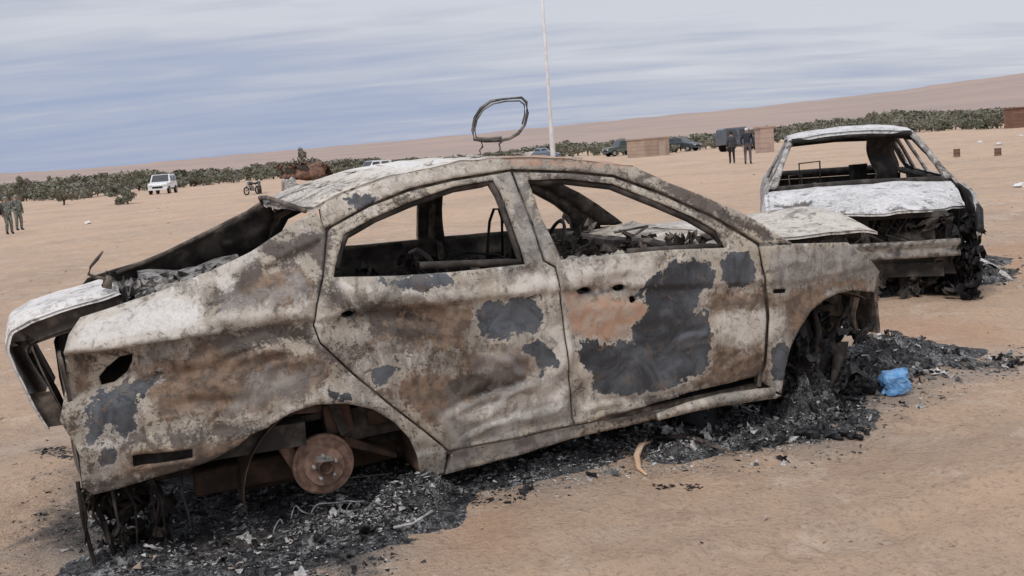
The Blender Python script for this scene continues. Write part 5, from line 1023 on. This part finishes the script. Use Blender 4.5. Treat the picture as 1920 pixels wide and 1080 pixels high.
# ------------------------------------------------------------------ trees
M_LEAF = [simple('leaf_%s' % n, c, c2, .8, .8, 0, 0, spec=.2) for n, c, c2 in (('olive', (.185, .185, .135), (.23, .22, .17)), ('dark', (.14, .145, .105), (.18, .18, .135)), ('grey', (.22, .21, .17), (.18, .17, .135)))]
M_BARK = simple('bark', (.10, .08, .06), (.06, .05, .04), 6)
def tree_mesh(seed, slim=1.0, gap=.0):
    r = random.Random(seed); v = []; f = []; cl = [(r.gauss(0, .45) * slim, r.gauss(0, .45) * slim, r.uniform(.16, .8), r.uniform(.25, .45) * slim) for _ in range(11)]
    for cx, cy, cz, cr in cl:
        for _ in range(46):
            d = Vector((r.gauss(0, 1), r.gauss(0, 1), r.gauss(0, 1))).normalized() * cr * r.uniform(.55, 1.05)
            p = Vector((cx, cy, cz)) + Vector((d.x, d.y, d.z * .55)); s = r.uniform(.05, .12)
            a = Vector((r.gauss(0, 1), r.gauss(0, 1), r.gauss(0, 1))).normalized() * s; b_ = Vector((r.gauss(0, 1), r.gauss(0, 1), r.gauss(0, 1))).normalized() * s
            k = len(v); v += [p - a, p + b_, p + a, p - b_]; f.append((k, k + 1, k + 2, k + 3))
    m = bpy.data.meshes.new('crown'); m.from_pydata([tuple(q) for q in v], [], f); m.materials.append(M_LEAF[seed % 3]); return m
def trunk_mesh(seed):
    r = random.Random(seed); mb = MB(); 
    for k in range(3): a = r.uniform(0, 6); mb.tube([(0, 0, -.02), (r.uniform(-.05, .05), r.uniform(-.05, .05), .2), (.3 * math.cos(a), .3 * math.sin(a), .6)], [.06, .045, .015], 5)
    m = bpy.data.meshes.new('trunk'); m.from_pydata(mb.v, [], mb.f); m.materials.append(M_BARK); return m
CR_ = [tree_mesh(i) for i in range(9)]; TK_ = [trunk_mesh(i) for i in range(4)]
CRS = [tree_mesh(20 + i, .42) for i in range(2)]
def tree(px, hpx, label, group, wide=1.0, cm=None, at=None, name='olive_tree', parts=True, hmax=5.0):
    x, y = at or G(*px); d = math.hypot(x, y)
    if d > 330: x, y = x / d * 330, y / d * 330; d = 330
    hm = hpx * d / F; z = gz(x, y); t = thing(name, label, 'tree', (x, y, z), rnd.uniform(0, 6), group)
    c = bpy.data.objects.new('crown', cm or rnd.choice(CR_)); COL.objects.link(c); c.parent = t; c.scale = (hm * .8 * wide,) * 2 + (hm,)
    b = bpy.data.objects.new('trunk', rnd.choice(TK_)); COL.objects.link(b); b.parent = t; b.scale = (hm,) * 3
    return t
base = [(-60, 382), (0, 376), (130, 374), (270, 357), (400, 345), (530, 334), (640, 326), (900, 303), (1000, 296), (1250, 286), (1450, 267), (1650, 250), (1900, 238), (1990, 230)]
topl = [(-60, 352), (0, 350), (130, 334), (280, 321), (400, 318), (550, 301), (700, 298), (850, 292), (960, 280), (1050, 266), (1150, 262), (1250, 259), (1450, 238), (1650, 214), (1900, 201), (1990, 195)]
ip = lambda L_, u: float(np.interp(u, [p[0] for p in L_], [p[1] for p in L_]))
segs = [(-60, 290, 'olive trees at the far left', 'low dusty olive-green tree in the row left of the white off-road car'), (325, 640, 'olive trees behind the white car', 'low dusty olive-green tree in the row between the white off-road car and the saloon roof'),
        (640, 1180, 'trees behind the saloon roof', 'dark green tree in the far belt above the saloon roof'), (1235, 1460, 'trees behind the van', 'green tree in the far belt between the block hut and the hatchback wreck'), (1460, 1885, 'trees at the far right', 'dark green tree in the far belt right of and above the hatchback wreck')]
for a0, a1, grp, lb in segs:
    u = a0
    while u < a1:
        bt, tp = ip(base, u), ip(topl, u); full = bt - tp
        tree((u + rnd.uniform(-3, 3), bt + rnd.uniform(-1, 2)), full * rnd.uniform(.4, .82), lb, grp, rnd.uniform(.9, 1.6))
        tree((u + rnd.uniform(2, 9), bt - full * .28), full * rnd.uniform(.60, .85), lb, grp, rnd.uniform(1.2, 1.9))
        u += rnd.choice((7, 10, 13, 16, 20))
for u, v, h, lb, w, cm in ((571, 334, 62, 'slim upright tree poking above the slope by the rusty wreck', .42, CRS[0]), (240, 383, 26, 'round bushy olive tree standing forward of the row at far left', 1.3, None), (262, 352, 32, 'tallest round olive tree just left of the white off-road car', .9, None), (95, 352, 29, 'slim dark tree rising above the row at far left', .5, CRS[1]),
        (42, 378, 46, 'pointed dark tree left of the two thin ones', .5, CRS[1]), (57, 374, 40, 'pointed dark tree second from the left edge', .45, CRS[0]), (120, 384, 30, 'dusty bush near the two uniformed people', 1.0, None), (1652, 245, 37, 'tallest dark tree of the right-hand belt', .8, None)):
    tree((u, v), h, lb, None, w, cm)
for o in bpy.data.objects:                                     # tidy: every mesh gets a clean normal state
    if o.type == 'MESH' and len(o.data.polygons): o.data.validate(verbose=False)
